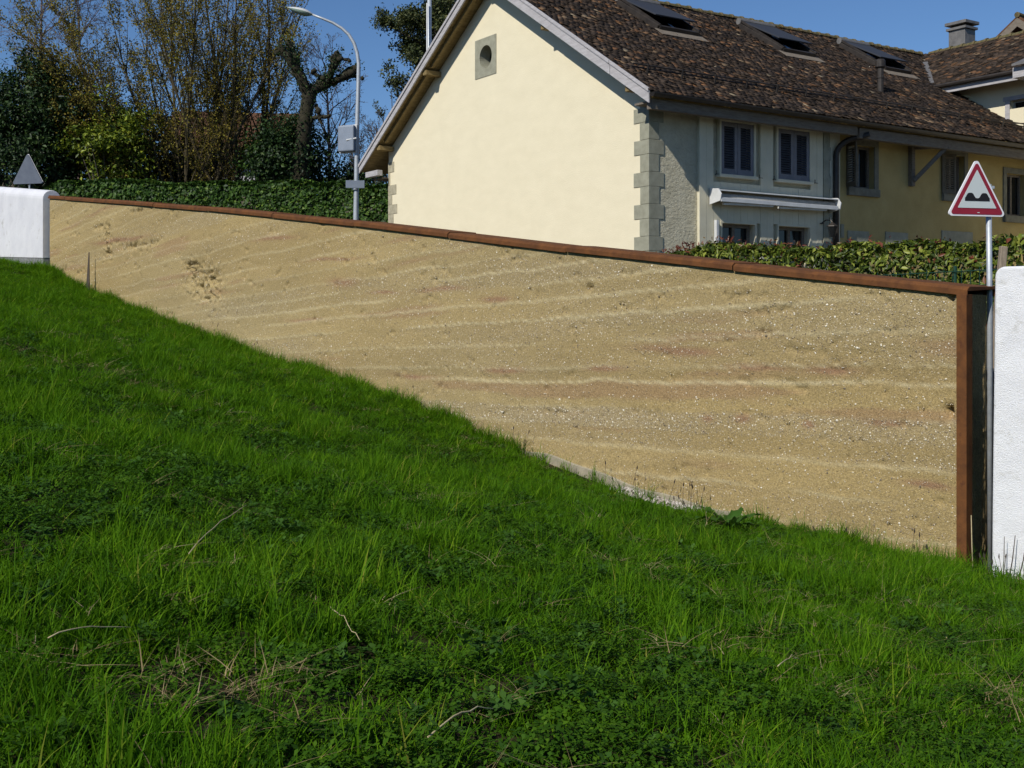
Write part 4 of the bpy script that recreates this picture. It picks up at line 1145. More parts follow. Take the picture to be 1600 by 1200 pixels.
pb_ = P(1547, 455, 12.35); s1 = P(1525, 338, 12.27)
sg = empty('road_sign', (pb_[0] - 0.0, pb_[1], EYE - 0.9), R(14))
tag(sg, 'red and white triangular uneven road warning sign on a grey pole', 'road sign')
def sgb(mb, name, mat, **kw): return mb.build(name, M[mat], sg, **kw)
zb_ = s1[2] - (EYE - .9)
mb = MB(); mb.tube([(0.0, 0, -2.2), (-.004, 0, 1.0), (-.02, 0, zb_ + .35)], 0.030, 14); sgb(mb, 'pole', 'galv', smooth=True)
ox_ = (s1[0] - pb_[0]) / math.cos(R(14)) - .012
def sign_layer(sz, rad_, y0, th, dz, name, mat):
    mb = MB(); mb.prism([(x + ox_, z + zb_ + dz) for x, z in tri(sz, rad_)], (1, 0, 0), (0, 0, 1), (0, 1, 0), (0, y0, 0), th); return sgb(mb, name, mat)
HT = 0.716
sign_layer(HT, .032, -.052, .02, 0.0, 'panel_border', 'sign_edge')
sign_layer(HT - .065, .024, -.056, .003, .018, 'red_band', 'sign_red')
sign_layer(HT - .245, .004, -.060, .003, .086, 'white_field', 'sign_white')
mb = MB(); o2 = []
z0 = zb_ + .160; W2 = .150
for t in range(41):
    x = -W2 + 2 * W2 * t / 40
    hmp = max(math.exp(-((x - .085) / .050) ** 4), math.exp(-((x + .085) / .050) ** 4))
    o2.append((x + ox_, z0 + .030 + .056 * hmp))
o2 += [(W2 + ox_, z0), (-W2 + ox_, z0)]
mb.prism(o2, (1, 0, 0), (0, 0, 1), (0, 1, 0), (0, -.063, 0), .0025); sgb(mb, 'hump_symbol', 'sign_black')
mb = MB(); mb.box(ox_ + .005, ox_ + .03, -.0585, -.056, zb_ + .034, zb_ + .042); sgb(mb, 'maker_plate', 'sign_white')
for zz in (zb_ + .12, zb_ + .3):
    mb = MB(); mb.box(-.06, .03, -.034, .036, zz, zz + .03); sgb(mb, 'clamp', 'galv')

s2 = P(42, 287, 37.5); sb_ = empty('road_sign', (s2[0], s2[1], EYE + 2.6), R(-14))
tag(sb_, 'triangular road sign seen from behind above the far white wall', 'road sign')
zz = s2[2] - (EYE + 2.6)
mb = MB(); mb.prism([(x, z + zz) for x, z in tri(1.16, .05)], (1, 0, 0), (0, 0, 1), (0, 1, 0), (0, .03, 0), .035); mb.build('panel_back', M['sign_back_shaded'], sb_)
mb = MB(); mb.prism([(x, z + zz) for x, z in tri(1.18, .05)], (1, 0, 0), (0, 0, 1), (0, 1, 0), (0, .066, 0), .006); mb.build('panel_border', M['sign_edge'], sb_)
mb = MB(); mb.tube([(0.02, .11, -.6), (.02, .11, zz + .75)], .03, 10); mb.build('pole', M['galv'], sb_)

# ------------------------------------------------------------------ street lamp with its two signs
LD = 36.0
lb = P(556, 400, LD); lamp = empty('street_lamp', tuple(lb), 0)
tag(lamp, 'tall grey street lamp with curved arm beside the gable', 'street lamp')
pts = [P(x, y, LD) - lb for x, y in ((556, 400), (556, 345), (557, 280), (558, 200), (560, 130), (560.5, 100), (558, 82), (553, 67), (545, 54), (534, 44), (520, 35.5), (504, 29), (486, 22))]
rad_ = [.085, .085, .075, .072, .066, .06, .056, .054, .05, .046, .042, .038, .034]
mb = MB(); mb.tube(pts, rad_, 12); mb.build('pole', M['galv'], lamp, smooth=True)
a_, b_ = P(488, 22.5, LD) - lb, P(449, 11.5, LD) - lb
def ell(u, w0, off0, n=12):
    c = a_ + (b_ - a_) * u + np.array([0, 0, off0]); return c
V_ = []; F_ = []; nu_ = 14; nv_ = 12
for name_, sgn, mat_ in (('lamp_housing', 1, 'lamp_shell'), ('lamp_bowl', -1, 'lamp_glass')):
    vs = []; fs = []
    tx = (b_ - a_) / np.linalg.norm(b_ - a_); up_ = np.array([-tx[2], 0, tx[0]]); up_ = up_ * (1 if up_[2] > 0 else -1)
    for i_ in range(nu_ + 1):
        u_ = i_ / nu_; w = 0.17 * math.sin(math.pi * min(1, max(0.03, u_ ** .75)) * .97 + .05) + .02
        hgt = (0.10 if sgn > 0 else 0.12) * (w / .19)
        for j_ in range(nv_ + 1):
            an = math.pi * j_ / nv_
            vs.append(a_ + (b_ - a_) * u_ + np.array([0, w * math.cos(an), 0]) + up_ * sgn * hgt * math.sin(an))
    for i_ in range(nu_):
        for j_ in range(nv_):
            q_ = i_ * (nv_ + 1) + j_; fs.append([q_, q_ + 1, q_ + nv_ + 2, q_ + nv_ + 1])
    mb = MB(); mb.add(vs, fs); mb.build(name_, M[mat_], lamp, smooth=True)
# square sign box seen from behind
bx = P(541, 217, LD - .05)
sb2 = empty('sign_box', tuple(bx), R(-26))
tag(sb2, 'grey square sign box seen from behind, clamped to the street lamp', 'sign')
mb = MB(); mb.box(-.30, .30, -.05, .10, -.40, .42); mb.build('case', M['sign_back'], sb2, bevel=.05, seg=3)
mb = MB(); mb.box(-.33, .33, .10, .15, -.43, .45); mb.build('front_frame', M['white_metal'], sb2, bevel=.02)
mb = MB(); mb.tube([(.05, -.06, -.05), (.38, .0, -.0)], .025, 8); mb.build('bracket', M['white_metal'], sb2)
sp = P(555, 288, LD - .12); sp2 = empty('sign_plate', tuple(sp), R(8))
tag(sp2, 'small grey rectangular plate low on the street lamp pole', 'sign')
mb = MB(); mb.box(-.29, .29, -.015, .015, -.12, .12); mb.build('plate', M['sign_back'], sp2, bevel=.01)
mb = MB(); mb.tube([(0, .09, -.16), (0, .09, -.10)], .10, 10); mb.build('clamp', M['galv'], sp2)

# thin pole beyond the roof
ub = P(671, 300, 46); up0 = empty('utility_pole', tuple(ub)); tag(up0, 'slim grey pole rising behind the left slope of the roof', 'pole')
mb = MB(); mb.tube([P(671, 300, 46) - ub, P(671, -60, 46) - ub], .09, 10); mb.build('shaft', M['galv'], up0, smooth=True)
mb = MB(); mb.tube([P(667.5, 300, 45.8) - ub, P(667.5, 5, 45.8) - ub], .035, 8); mb.build('lit_side_strip', M['white_metal'], up0, smooth=True)  # white tube added to paint the sunlit left side of the pole

# ------------------------------------------------------------------ foliage helpers
def leaf_mesh(pos, nrm, size, rng, aspect=0.5, fold=0.18, droop=0.0):
    n = len(pos)
    d = rng.normal(size=(n, 3)); d[:, 2] -= droop
    nrm = nrm / (np.linalg.norm(nrm, axis=1)[:, None] + 1e-9)
    d -= (d * nrm).sum(1)[:, None] * nrm; d /= np.linalg.norm(d, axis=1)[:, None] + 1e-9
    s_ = np.cross(nrm, d)
    L_ = size[:, None]; w = L_ * aspect * 0.5
    base_ = pos - d * L_ * .5; tip = pos + d * L_ * .5 - nrm * L_ * .12
    l_ = pos + s_ * w + nrm * L_ * fold * .5; r_ = pos - s_ * w + nrm * L_ * fold * .5
    V = np.stack([base_, l_, tip, r_], 1).reshape(-1, 3)
    b = (np.arange(n) * 4)[:, None]
    Fc = np.concatenate([b + np.array([[0, 2, 1]]), b + np.array([[0, 3, 2]])], 1).reshape(-1, 3)
    return V, Fc

def grow(rng, p, d, length, r, level, spec, out, tips):
    sp_ = spec[level]
    seg = sp_.get('seg', 5)
    pts = [np.array(p, float)]; dd = np.array(d, float); dd /= np.linalg.norm(dd)
    for i_ in range(seg):
        dd = dd + rng.normal(0, sp_['wander'], 3) + np.array([0, 0, sp_.get('trop', 0.0)])
        dd /= np.linalg.norm(dd)
        pts.append(pts[-1] + dd * length / seg)
    pts = np.array(pts); rad_ = r * np.linspace(1, sp_.get('taper', .35), len(pts))
    out.append((pts, rad_, level))
    if level + 1 < len(spec):
        n_ = max(1, int(round(sp_['kids'] * rng.uniform(.8, 1.2))))
        ts = np.sort(rng.uniform(sp_.get('t0', .25), 1.0, n_))
        for t in ts:
            f_ = t * seg; i_ = min(int(f_), seg - 1); q = pts[i_] + (pts[i_ + 1] - pts[i_]) * (f_ - i_)
            tan = pts[i_ + 1] - pts[i_]; tan /= np.linalg.norm(tan)
            ax = rng.normal(size=3); ax -= (ax @ tan) * tan; ax /= np.linalg.norm(ax)
            an = R(rng.normal(sp_['ang'], sp_['ang'] * .2))
            nd_ = tan * math.cos(an) + ax * math.sin(an)
            grow(rng, q, nd_, length * sp_['ratio'] * rng.uniform(.7, 1.2) * (1 - .45 * t), max(.004, r * (1 - .65 * t) * .5), level + 1, spec, out, tips)
    if level >= len(spec) - 1:
        tips.append(pts)

def build_tree(name, label, base, stems, spec, seed, bark, leaf=None, nleaf=6, lsize=.06, aspect=.6, group=None, spread=.04, minr=.006, smin=0.0):
    rng = np.random.default_rng(seed)
    root = empty(name, tuple(base)); tag(root, label, 'tree', group)
    out = []; tips = []
    for (p, d, L_, r) in stems: grow(rng, p, d, L_, r, 0, spec, out, tips)
    br = [(p, np.maximum(r, minr)) for p, r, l in out]; sides = [8 if l == 0 else 5 if l == 1 else 3 for _, _, l in out]
    V, Fc = join_tubes(br, sides)
    link('trunk', make_mesh('trunk', V, Fc, True), bark, root)
    if leaf is not None and nleaf:
        T = np.array(tips)   # (n, k, 3)
        n = len(T); m_ = nleaf
        ii = np.repeat(np.arange(n), m_); t = rng.uniform(smin, 1, n * m_) * (T.shape[1] - 1)
        k_ = np.minimum(t.astype(int), T.shape[1] - 2); f_ = (t - k_)[:, None]
        pos = T[ii, k_] * (1 - f_) + T[ii, k_ + 1] * f_ + rng.normal(0, spread, (n * m_, 3))
        nr = rng.normal(size=(n * m_, 3)) + np.array([0, -.3, .5])
        V, Fc = leaf_mesh(pos, nr, lsize * rng.uniform(.6, 1.3, n * m_), rng, aspect)
        link('crown', make_mesh('crown', V, Fc), leaf, root)
    return root

def bush(name, label, c, rad_, nclump, per, lsize, leaf, seed, aspect=.5, cl=.28, cat='shrub', group=None, base_z=None, inner=0.35, stem=None, lump=.35):
    rng = np.random.default_rng(seed); c = np.array(c, float); rad_ = np.array(rad_, float)
    bz = c[2] - rad_[2] if base_z is None else base_z
    root = empty(name, (c[0], c[1], bz)); tag(root, label, cat, group); O = np.array(root.location)
    d = rng.normal(size=(nclump, 3)); d /= np.linalg.norm(d, axis=1)[:, None]
    rr_ = np.where(rng.uniform(0, 1, nclump) < inner, rng.uniform(.15, .75, nclump), rng.uniform(.75, 1.02, nclump))
    wob = 1 + lump * (fbm(d[:, 0] * 2.2 + 5 + seed, d[:, 2] * 2.2 + d[:, 1] * 1.7 + 3, seed, 3) - .5) * 2
    cen = c + d * (rr_ * wob)[:, None] * rad_
    idx = np.repeat(np.arange(nclump), per); n = len(idx)
    pos = cen[idx] + rng.normal(0, 1, (n, 3)) * cl * rng.uniform(.5, 1.3, nclump)[idx][:, None] * np.array([1, 1, .75])
    pos[:, 2] = np.maximum(pos[:, 2], bz + .03)
    nr = d[idx] * .8 + rng.normal(0, .8, (n, 3)) + np.array([0, 0, .7])
    V, Fc = leaf_mesh(pos - O, nr, lsize * rng.uniform(.6, 1.35, n), rng, aspect)
    link('crown', make_mesh('crown', V, Fc), leaf, root)
    st = []
    for t in range(stem or 7):
        tgt = cen[rng.integers(nclump)]
        a = np.array([c[0] + rng.normal(0, .15) * rad_[0], c[1] + rng.normal(0, .15) * rad_[1], bz])
        m_ = (a + tgt) / 2 + rng.normal(0, .15, 3)
        st.append((np.array([a, m_, tgt]) - O, np.array([.05, .035, .012])))
    V, Fc = join_tubes(st, [5] * len(st))
    link('stem', make_mesh('stem', V, Fc, True), M['bark'], root)
    return root

# ------------------------------------------------------------------ right hedge with fence and stake
def hedge(name, label, line, front, depth, bot, top, dens, lsize, leaf, seed, aspect, core, bumps=.12, red=None):
    """line(t)->(x,y) along the front, front=outward normal; leaves fill a rounded box"""
    rng = np.random.default_rng(seed)
    p0 = np.array(line(0.0)); p1 = np.array(line(1.0)); Ln = np.linalg.norm(p1 - p0); tx = (p1 - p0) / Ln; fn = np.array(front)
    mid = (p0 + p1) / 2
    root = empty(name, (mid[0], mid[1], EYE + bot(.5))); tag(root, label, 'hedge'); O = np.array(root.location)
    n = int(dens * Ln * 3.0)
    t = rng.uniform(0, 1, n); a = t * Ln
    tp = np.array([top(x) for x in np.linspace(0, 1, 40)]); bt = np.array([bot(x) for x in np.linspace(0, 1, 40)])
    tt = np.interp(t, np.linspace(0, 1, 40), tp) + bumps * (fbm(a * 1.1, 0 * a, seed, 3) - .5) * 2; bb = np.interp(t, np.linspace(0, 1, 40), bt)
    kind_ = rng.uniform(0, 1, n)
    q = np.zeros(n); z = np.zeros(n); nr = np.zeros((n, 3))
    f_ = kind_ < .5; g_ = (kind_ >= .5) & (kind_ < .85); h_ = kind_ >= .85
    zz = rng.uniform(0, 1, n) ** .8
    bulge = .14 * (fbm(a * 1.6, zz * 4, seed + 4, 3) - .5) * 2
    q[f_] = (np.abs(rng.normal(0, .07, n)) - bulge)[f_]; z[f_] = (bb + (tt - bb) * zz)[f_]
    rx = np.clip((z - (tt - .22)) / .22, 0, 1); q = q + np.where(f_, .22 * (1 - np.sqrt(np.clip(1 - rx ** 2, 0, 1))), 0)
    nr[f_, :2] = fn; nr[f_, 2] = .5
    q[g_] = rng.uniform(0, depth, n)[g_]; z[g_] = (tt - np.abs(rng.normal(0, .06, n)) + bulge * .6)[g_]; nr[g_, 2] = 1
    q[h_] = rng.uniform(.1, depth, n)[h_]; z[h_] = (bb + (tt - bb) * rng.uniform(0, .95, n))[h_]; nr[h_, 2] = .5
    nr += rng.normal(0, .55, (n, 3))
    pos = np.stack([p0[0] + tx[0] * a - fn[0] * q, p0[1] + tx[1] * a - fn[1] * q, EYE + z], -1)
    V, Fc = leaf_mesh(pos - O, nr, lsize * rng.uniform(.6, 1.3, n), rng, aspect, droop=.2)
    tag(link('foliage', make_mesh('foliage', V, Fc), leaf, root), kind='stuff')
    if red is not None:
        m_, mat_, rsz = red
        t2 = np.where(rng.uniform(0, 1, m_) < .7, rng.beta(7, 1.1, m_), rng.uniform(0, 1, m_)); a2 = t2 * Ln
        z2 = np.interp(t2, np.linspace(0, 1, 40), tp) + bumps * (fbm(a2 * 1.1, 0 * a2, seed, 3) - .5) * 2 + rng.uniform(-.02, .13, m_)
        q2 = rng.uniform(0, depth * .6, m_)
        pos = np.stack([p0[0] + tx[0] * a2 - fn[0] * q2, p0[1] + tx[1] * a2 - fn[1] * q2, EYE + z2], -1)
        nr2 = rng.normal(0, .7, (m_, 3)); nr2[:, :2] += fn
        V, Fc = leaf_mesh(pos - O, nr2, rsz * rng.uniform(.6, 1.2, m_), rng, .32)
        tag(link('young_shoots', make_mesh('young_shoots', V, Fc), mat_, root), kind='stuff')
    # woody stems inside
    st = []
    for x in np.arange(.3, Ln - .2, .5):
        c_ = p0 + tx * x - fn * depth * .5; b0 = float(np.interp(x / Ln, np.linspace(0, 1, 40), bt)); t0 = float(np.interp(x / Ln, np.linspace(0, 1, 40), tp))
        for e in range(3):
            j_ = rng.normal(0, .12, 2)
            st.append((np.array([[c_[0], c_[1], EYE + b0 - .1], [c_[0] + j_[0] * .6, c_[1] + j_[1] * .6, EYE + (b0 + t0) / 2], [c_[0] + j_[0] * 1.6, c_[1] + j_[1] * 1.6, EYE + t0 - .15]]) - O, np.array([.03, .022, .01])))
    V, Fc = join_tubes(st, [4] * len(st)); tag(link('stems', make_mesh('stems', V, Fc, True), M['bark'], root), kind='stuff')
    return root

hq = -3.8
hl = lambda t: tuple(wxyz(-1.5 + t * 9.6, hq, 0)[:2])
hedge('photinia_hedge', 'glossy green hedge with red shoots between the wall and the house', hl, tuple(WN), .95,
      lambda t: float(back_ground(-1.5 + t * 9.6, 4.0)) - .02, lambda t: float(np.interp(t, [0, .12, .5, .85, .97, 1], [.99, .99, 1.04, 1.12, 1.12, .9])), 640, .12, M['leaf_photinia'], 31, .42, None, red=(260, M['leaf_red'], .10))
fe = empty('wire_fence', wxyz(1.5, -3.55, float(back_ground(1.5, 3.55)))); tag(fe, 'low dark green wire fence in front of the glossy hedge', 'fence')
FO = np.array(fe.location)
ft = lambda x: 0.62 - (0.02 * x)
for x in np.arange(-1.0, 7.2, 0.13):
    mb = MB(); a = wxyz(x, -3.55, ft(x) + (.05 if int(round(x / .13)) % 2 else 0)); b = wxyz(x, -3.55, float(back_ground(x, 3.55))); mb.tube([b, a], .006, 4); mb.build('wire', M['fence_green'], fe, off=-FO)
for dz_ in (0.0, .2, .4):
    mb = MB(); mb.tube([wxyz(-1.0, -3.54, ft(-1) - dz_), wxyz(7.2, -3.54, ft(7.2) - dz_)], .007, 4); mb.build('rail_wire', M['fence_green'], fe, off=-FO)
for x in (-.4, 2.1, 4.6, 7.1):
    mb = MB(); mb.tube([wxyz(x, -3.58, float(back_ground(x, 3.55))), wxyz(x, -3.58, ft(x) + .08)], .022, 8); mb.build('post', M['fence_green'], fe, off=-FO)
k0 = P(1557, 460, 13.9); k1 = P(1568, 385, 13.9)
stk = MB(); stk.bar(k0 - np.array([.05, 0, .9]), k1, .085, .075, up=(0, 1, 0)); o_ = stk.build('wooden_stake', M['wood_old'], None, bevel=.01)
def recentre(o):
    me = o.data; n = len(me.vertices); c = np.zeros(n * 3); me.vertices.foreach_get('co', c); c = c.reshape(-1, 3)
    b = np.array([c[:, 0].mean(), c[:, 1].mean(), c[:, 2].min()]); me.vertices.foreach_set('co', (c - b).ravel()); me.update(); o.location = tuple(b); return o
tag(recentre(o_), 'leaning grey wooden stake behind the right white wall', 'stake')

# ------------------------------------------------------------------ left hedge
p_l = P(60, 300, 42.0); p_r = P(618, 300, 39.0)
hl2 = lambda t: (p_r[0] + (p_l[0] - p_r[0]) * t, p_r[1] + (p_l[1] - p_r[1]) * t)
tv = np.array([p_l[0] - p_r[0], p_l[1] - p_r[1]]); tv /= np.linalg.norm(tv); fnv = (-abs(tv[1]) * .0 - tv[1] * -1 * 0, -1.0)
fnv = np.array([-tv[1], tv[0]]); fnv = fnv if fnv[1] < 0 else -fnv
hedge('ivy_hedge', 'dark green clipped leafy hedge across the road below the trees', hl2, tuple(fnv), 1.2, lambda t: 2.0, lambda t: float(np.interp(t, [0, .1, .35, .6, .8, .95, 1], [4.42, 4.45, 4.62, 4.66, 4.84, 4.80, 4.5])), 760, .15, M['leaf_ivy'], 37, .75, None, bumps=.14)

# ------------------------------------------------------------------ house beyond the left trees
hb0 = P(345, 290, 56.0)
fh = empty('far_house', (hb0[0], hb0[1], EYE + 3.0), R(8)); tag(fh, 'low house with brown roof half hidden behind the budding tree', 'house')
zr = (HOR - 172) / F * 58 - 3.0; zev = (HOR - 229) / F * 55.2 - 3.0
mb = MB(); mb.hexa([(-2.6, -1.6, zev - .1), (4.2, -1.6, zev - .1), (4.2, 2.6, zr - .1), (-2.6, 2.6, zr - .1), (-2.6, -1.6, zev), (4.2, -1.6, zev), (4.2, 2.6, zr), (-2.6, 2.6, zr)])
rf = mb.build('roof', M['tiles_far'], fh)
mb = MB(); mb.hexa([(-2.6, 6.8, zev - .1), (4.2, 6.8, zev - .1), (4.2, 2.6, zr - .1), (-2.6, 2.6, zr - .1), (-2.6, 6.8, zev), (4.2, 6.8, zev), (4.2, 2.6, zr), (-2.6, 2.6, zr)])
mb.build('rear_roof_slope', M['tiles_far'], fh)
mb = MB(); mb.box(-2.2, 3.8, -0.6, 5.8, -2, zev - .0); mb.build('wall', M['far_wall'], fh)
mb = MB(); mb.box(1.4, 2.4, -.66, -.58, .0, 1.3); wf = mb.build('window', M['window_frame'], fh)
mb = MB(); mb.box(1.48, 2.32, -.67, -.655, .08, 1.22); mb.build('pane', M['glass'], wf)

# ------------------------------------------------------------------ trees
D1 = 45.0; GZ = EYE + 2.4
# budding multi-stemmed tree: two clumps of stems
spec_v = [dict(seg=8, wander=.045, trop=.03, kids=15, ang=24, ratio=.42, t0=.14, taper=.25), dict(seg=5, wander=.06, trop=.05, kids=8, ang=30, ratio=.42, t0=.15, taper=.3), dict(seg=3, wander=.08, trop=.03)]
b0 = P(292, 300, D1); b0[2] = GZ
stems = []
rg = np.random.default_rng(5)
for j in range(15):
    fx = -1.35 + 1.9 * j / 14
    stems.append(((rg.normal(0, .2), rg.normal(0, .3), 0), (fx + rg.normal(0, .05), rg.normal(0, .28), 1.25), 10.5 + rg.normal(0, .8) - 1.2 * abs(fx), .085))
build_tree('budding_tree', 'broad many stemmed tree in olive brown bud beside the dark evergreens', b0, stems, spec_v, 11, M['twig_brown'], M['leaf_bud'], 30, .085, .7, spread=.09)
b1 = P(388, 300, D1 + .8); b1[2] = GZ
stems = []
for j in range(9):
    fx = -0.75 + 1.05 * j / 8
    stems.append(((rg.normal(0, .12), rg.normal(0, .2), 0), (fx + rg.normal(0, .04), rg.normal(0, .22), 1.35), 10.3 + rg.normal(0, .7), .095))
build_tree('budding_tree', 'many stemmed budding tree in front of the far brown roof', b1, stems, spec_v, 12, M['twig_brown'], M['leaf_bud'], 22, .08, .7, spread=.09)
# bare birches at top left
spec_b = [dict(seg=10, wander=.03, trop=.02, kids=26, ang=42, ratio=.28, t0=.25, taper=.2), dict(seg=6, wander=.10, trop=-.02, kids=9, ang=38, ratio=.5, t0=.15, taper=.3), dict(seg=4, wander=.12, trop=-.10, kids=4, ang=30, ratio=.6, t0=.2, taper=.4), dict(seg=3, wander=.12, trop=-.12)]
for (px, lean, L_, sd, lab) in ((55, -.02, 14, 21, 'bare birch with fine purple twigs at the far left'), (128, .01, 13, 22, 'bare birch rising right of the dark evergreen')):
    bb = P(px, 300, 52); bb[2] = GZ
    build_tree('birch_tree', lab, bb, [((0, 0, 0), (lean, 0, 1), L_, .11)], spec_b, sd, M['twig'], M['leaf_bare'], 3, .05, .6, group=None, spread=.05, minr=.007)
# bare tree behind the pollard
spec_c = [dict(seg=9, wander=.04, trop=.03, kids=18, ang=38, ratio=.36, t0=.18, taper=.25), dict(seg=6, wander=.10, trop=.03, kids=8, ang=36, ratio=.5, t0=.15, taper=.3), dict(seg=4, wander=.12, trop=.02, kids=4, ang=32, ratio=.6, t0=.2, taper=.4), dict(seg=3, wander=.12)]
bb = P(520, 300, 48); bb[2] = GZ
build_tree('bare_tree', 'slender bare tree with thin grey twigs behind the lamp post', bb, [((0, 0, 0), (-.02, 0, 1), 8.2, .11)], spec_c, 23, M['twig'], M['leaf_bare'], 3, .055, .6, spread=.05)
bb = P(578, 300, 47); bb[2] = GZ
build_tree('bare_tree', 'small bare tree between lamp post and gable', bb, [((0, 0, 0), (.02, 0, 1), 5.2, .07), ((.1, 0, 0), (-.25, 0, 1), 4.6, .05)], spec_c, 24, M['twig'], M['leaf_bare'], 4, .055, .6, spread=.05)
# pollarded tree
D2 = 42.5
pr = empty('pollard_tree', tuple(P(468, 330, D2))); tag(pr, 'dark pollarded tree with knobbly stumped limbs beside the street lamp', 'tree'); PO = np.array(pr.location)
rg = np.random.default_rng(9)
def limb(pl, rr_):
    pts = np.array([P(x, y, D2 + dy) for x, y, dy in pl]) - PO
    # densify with wobble
    t = np.linspace(0, len(pts) - 1, (len(pts) - 1) * 4 + 1); k_ = np.minimum(t.astype(int), len(pts) - 2); f_ = (t - k_)[:, None]
    q = pts[k_] * (1 - f_) + pts[k_ + 1] * f_; q[1:-1] += rg.normal(0, .025, q[1:-1].shape)
    r = np.interp(t, np.arange(len(pts)), rr_) * (1 + rg.normal(0, .09, len(t)))
    return q, r
lm = [limb([(466, 335, 0), (468, 290, 0), (470, 250, 0), (474, 210, 0), (480, 170, 0), (484, 142, 0)], [.42, .36, .32, .29, .27, .26]),
      limb([(482, 150, 0), (472, 125, -.2), (460, 105, -.3), (450, 90, -.4), (440, 78, -.4)], [.24, .20, .17, .14, .17]),
      limb([(468, 118, -.2), (463, 95, -.1), (457, 78, 0), (452, 68, 0)], [.16, .13, .15, .12]),
      limb([(484, 145, 0), (500, 135, .1), (517, 128, .2), (535, 122, .2), (548, 112, .3), (556, 108, .3)], [.24, .2, .19, .17, .19, .14]),
      limb([(508, 132, .1), (516, 118, 0), (521, 104, 0), (524, 92, 0), (527, 84, 0)], [.13, .12, .14, .17, .14]),
      limb([(529, 90, 0), (538, 92, 0), (546, 94, 0)], [.08, .05, .07]),
      limb([(545, 118, .2), (556, 121, .2), (566, 122, .2)], [.06, .05, .06]),
      limb([(476, 195, 0), (488, 186, -.2), (500, 183, -.3), (515, 181, -.3)], [.10, .07, .07, .06]), limb([(500, 184, -.3), (498, 172, -.3), (494, 165, -.3)], [.07, .08, .06]), limb([(500, 183, -.3), (503, 194, -.3)], [.05, .04]),
      limb([(492, 140, .1), (500, 122, .1), (490, 112, .0)], [.07, .06, .09])]
V, Fc = join_tubes(lm, [9] * len(lm)); link('trunk', make_mesh('trunk', V, Fc, True), M['bark_moss'], pr)
kn = []
for (x, y, r) in ((439, 76, .20), (434, 82, .16), (446, 84, .15), (452, 68, .17), (457, 75, .17), (527, 86, .21), (521, 92, .18), (531, 92, .15), (555, 108, .22), (548, 114, .20), (541, 118, .18), (546, 95, .09), (566, 122, .09), (512, 128, .22), (490, 112, .14), (505, 122, .15), (494, 165, .1), (515, 181, .09), (500, 184, .12), (470, 122, .2), (478, 135, .22), (528, 124, .17)):
    kn.append((P(x, y, D2 + rg.normal(0, .1)) - PO, r))
for (kp, kr) in kn:
    V, Fc = stones(np.zeros((1, 3)), np.array([kr]), rg, (.8, 1.1)); link('knuckle', make_mesh('knuckle', V, Fc, True), M['bark_moss'], pr, loc=tuple(kp))
# moss and ivy tufts hugging the limbs
tp_ = np.concatenate([q for q, r in lm[:5]]); sel = rg.integers(0, len(tp_), 2600)
pos = tp_[sel] + rg.normal(0, .17, (2600, 3)) + np.array([0, -.05, .02]); low = pos[:, 2] < (P(0, 200, D2)[2] - PO[2]); pos[low] += rg.normal(0, .22, (low.sum(), 3))
V, Fc = leaf_mesh(pos, rg.normal(size=(2600, 3)) + np.array([0, -.5, .5]), .085 * rg.uniform(.6, 1.3, 2600), rg, .8); tag(link('ivy_tufts', make_mesh('ivy_tufts', V, Fc), M['leaf_dark'], pr), kind='stuff')

# pine behind the gable's left slope
spec_p = [dict(seg=9, wander=.02, trop=.01, kids=44, ang=60, ratio=.235, t0=.16, taper=.3), dict(seg=5, wander=.09, trop=.04, kids=8, ang=40, ratio=.42, t0=.2, taper=.35), dict(seg=3, wander=.12, trop=.06, kids=4, ang=35, ratio=.6, t0=.1, taper=.5), dict(seg=2, wander=.1)]
bb = P(692, 300, 50); bb[2] = GZ
build_tree('pine_tree', 'tall dark evergreen tree behind the left slope of the roof', bb, [((0, 0, 0), (.01, 0, 1), 13.5, .22)], spec_p, 27, M['bark'], M['leaf_pine'], 30, .16, .45, spread=.15)
spec_i = [dict(seg=7, wander=.03, trop=.03, kids=20, ang=40, ratio=.2, t0=.1, taper=.3), dict(seg=3, wander=.1, trop=.05, kids=3, ang=35, ratio=.5), dict(seg=2, wander=.1)]
bb = P(611, 300, 46.5); bb[2] = GZ
build_tree('young_tree', 'thin leafy young tree left of the roof edge', bb, [((0, 0, 0), (-.02, 0, 1), 5.6, .05), ((.35, .3, 0), (.0, .0, 1), 6.6, .05)], spec_i, 28, M['bark'], M['leaf_pine'], 9, .10, .55, spread=.06)

# evergreen shrubs
def bpx(px, py, D): return P(px, py, D)
sc = lambda px, D: px / F * D
bush('evergreen_shrub', 'tall dark evergreen shrub above the far white wall', bpx(62, 195, 45), (sc(82, 45), 1.9, sc(108, 45)), 420, 55, .17, M['leaf_dark'], 51, .5, .34, base_z=GZ)
bush('evergreen_shrub', 'dark evergreen growth at the very left edge behind the sign', bpx(-30, 230, 47), (sc(60, 47), 1.4, sc(80, 47)), 200, 48, .16, M['leaf_dark'], 58, .5, .34, base_z=GZ)
bush('laurel_shrub', 'bright yellow green laurel lit by the sun under the budding tree', bpx(178, 222, 43.6), (sc(68, 43.6), 1.2, sc(66, 43.6)), 130, 34, .17, M['leaf_laurel'], 52, .5, .24, base_z=GZ, lump=.6)
bush('evergreen_shrub', 'dark low evergreen shrub behind the bright laurel', bpx(190, 245, 46.5), (sc(110, 46), 1.3, sc(68, 46)), 320, 50, .16, M['leaf_dark'], 53, .5, .34, base_z=GZ)
bush('evergreen_shrub', 'dark low shrub in front of the far house wall', bpx(300, 268, 47.5), (sc(62, 47), 1.0, sc(34, 47)), 150, 45, .15, M['leaf_dark'], 54, .5, .3, base_z=GZ)
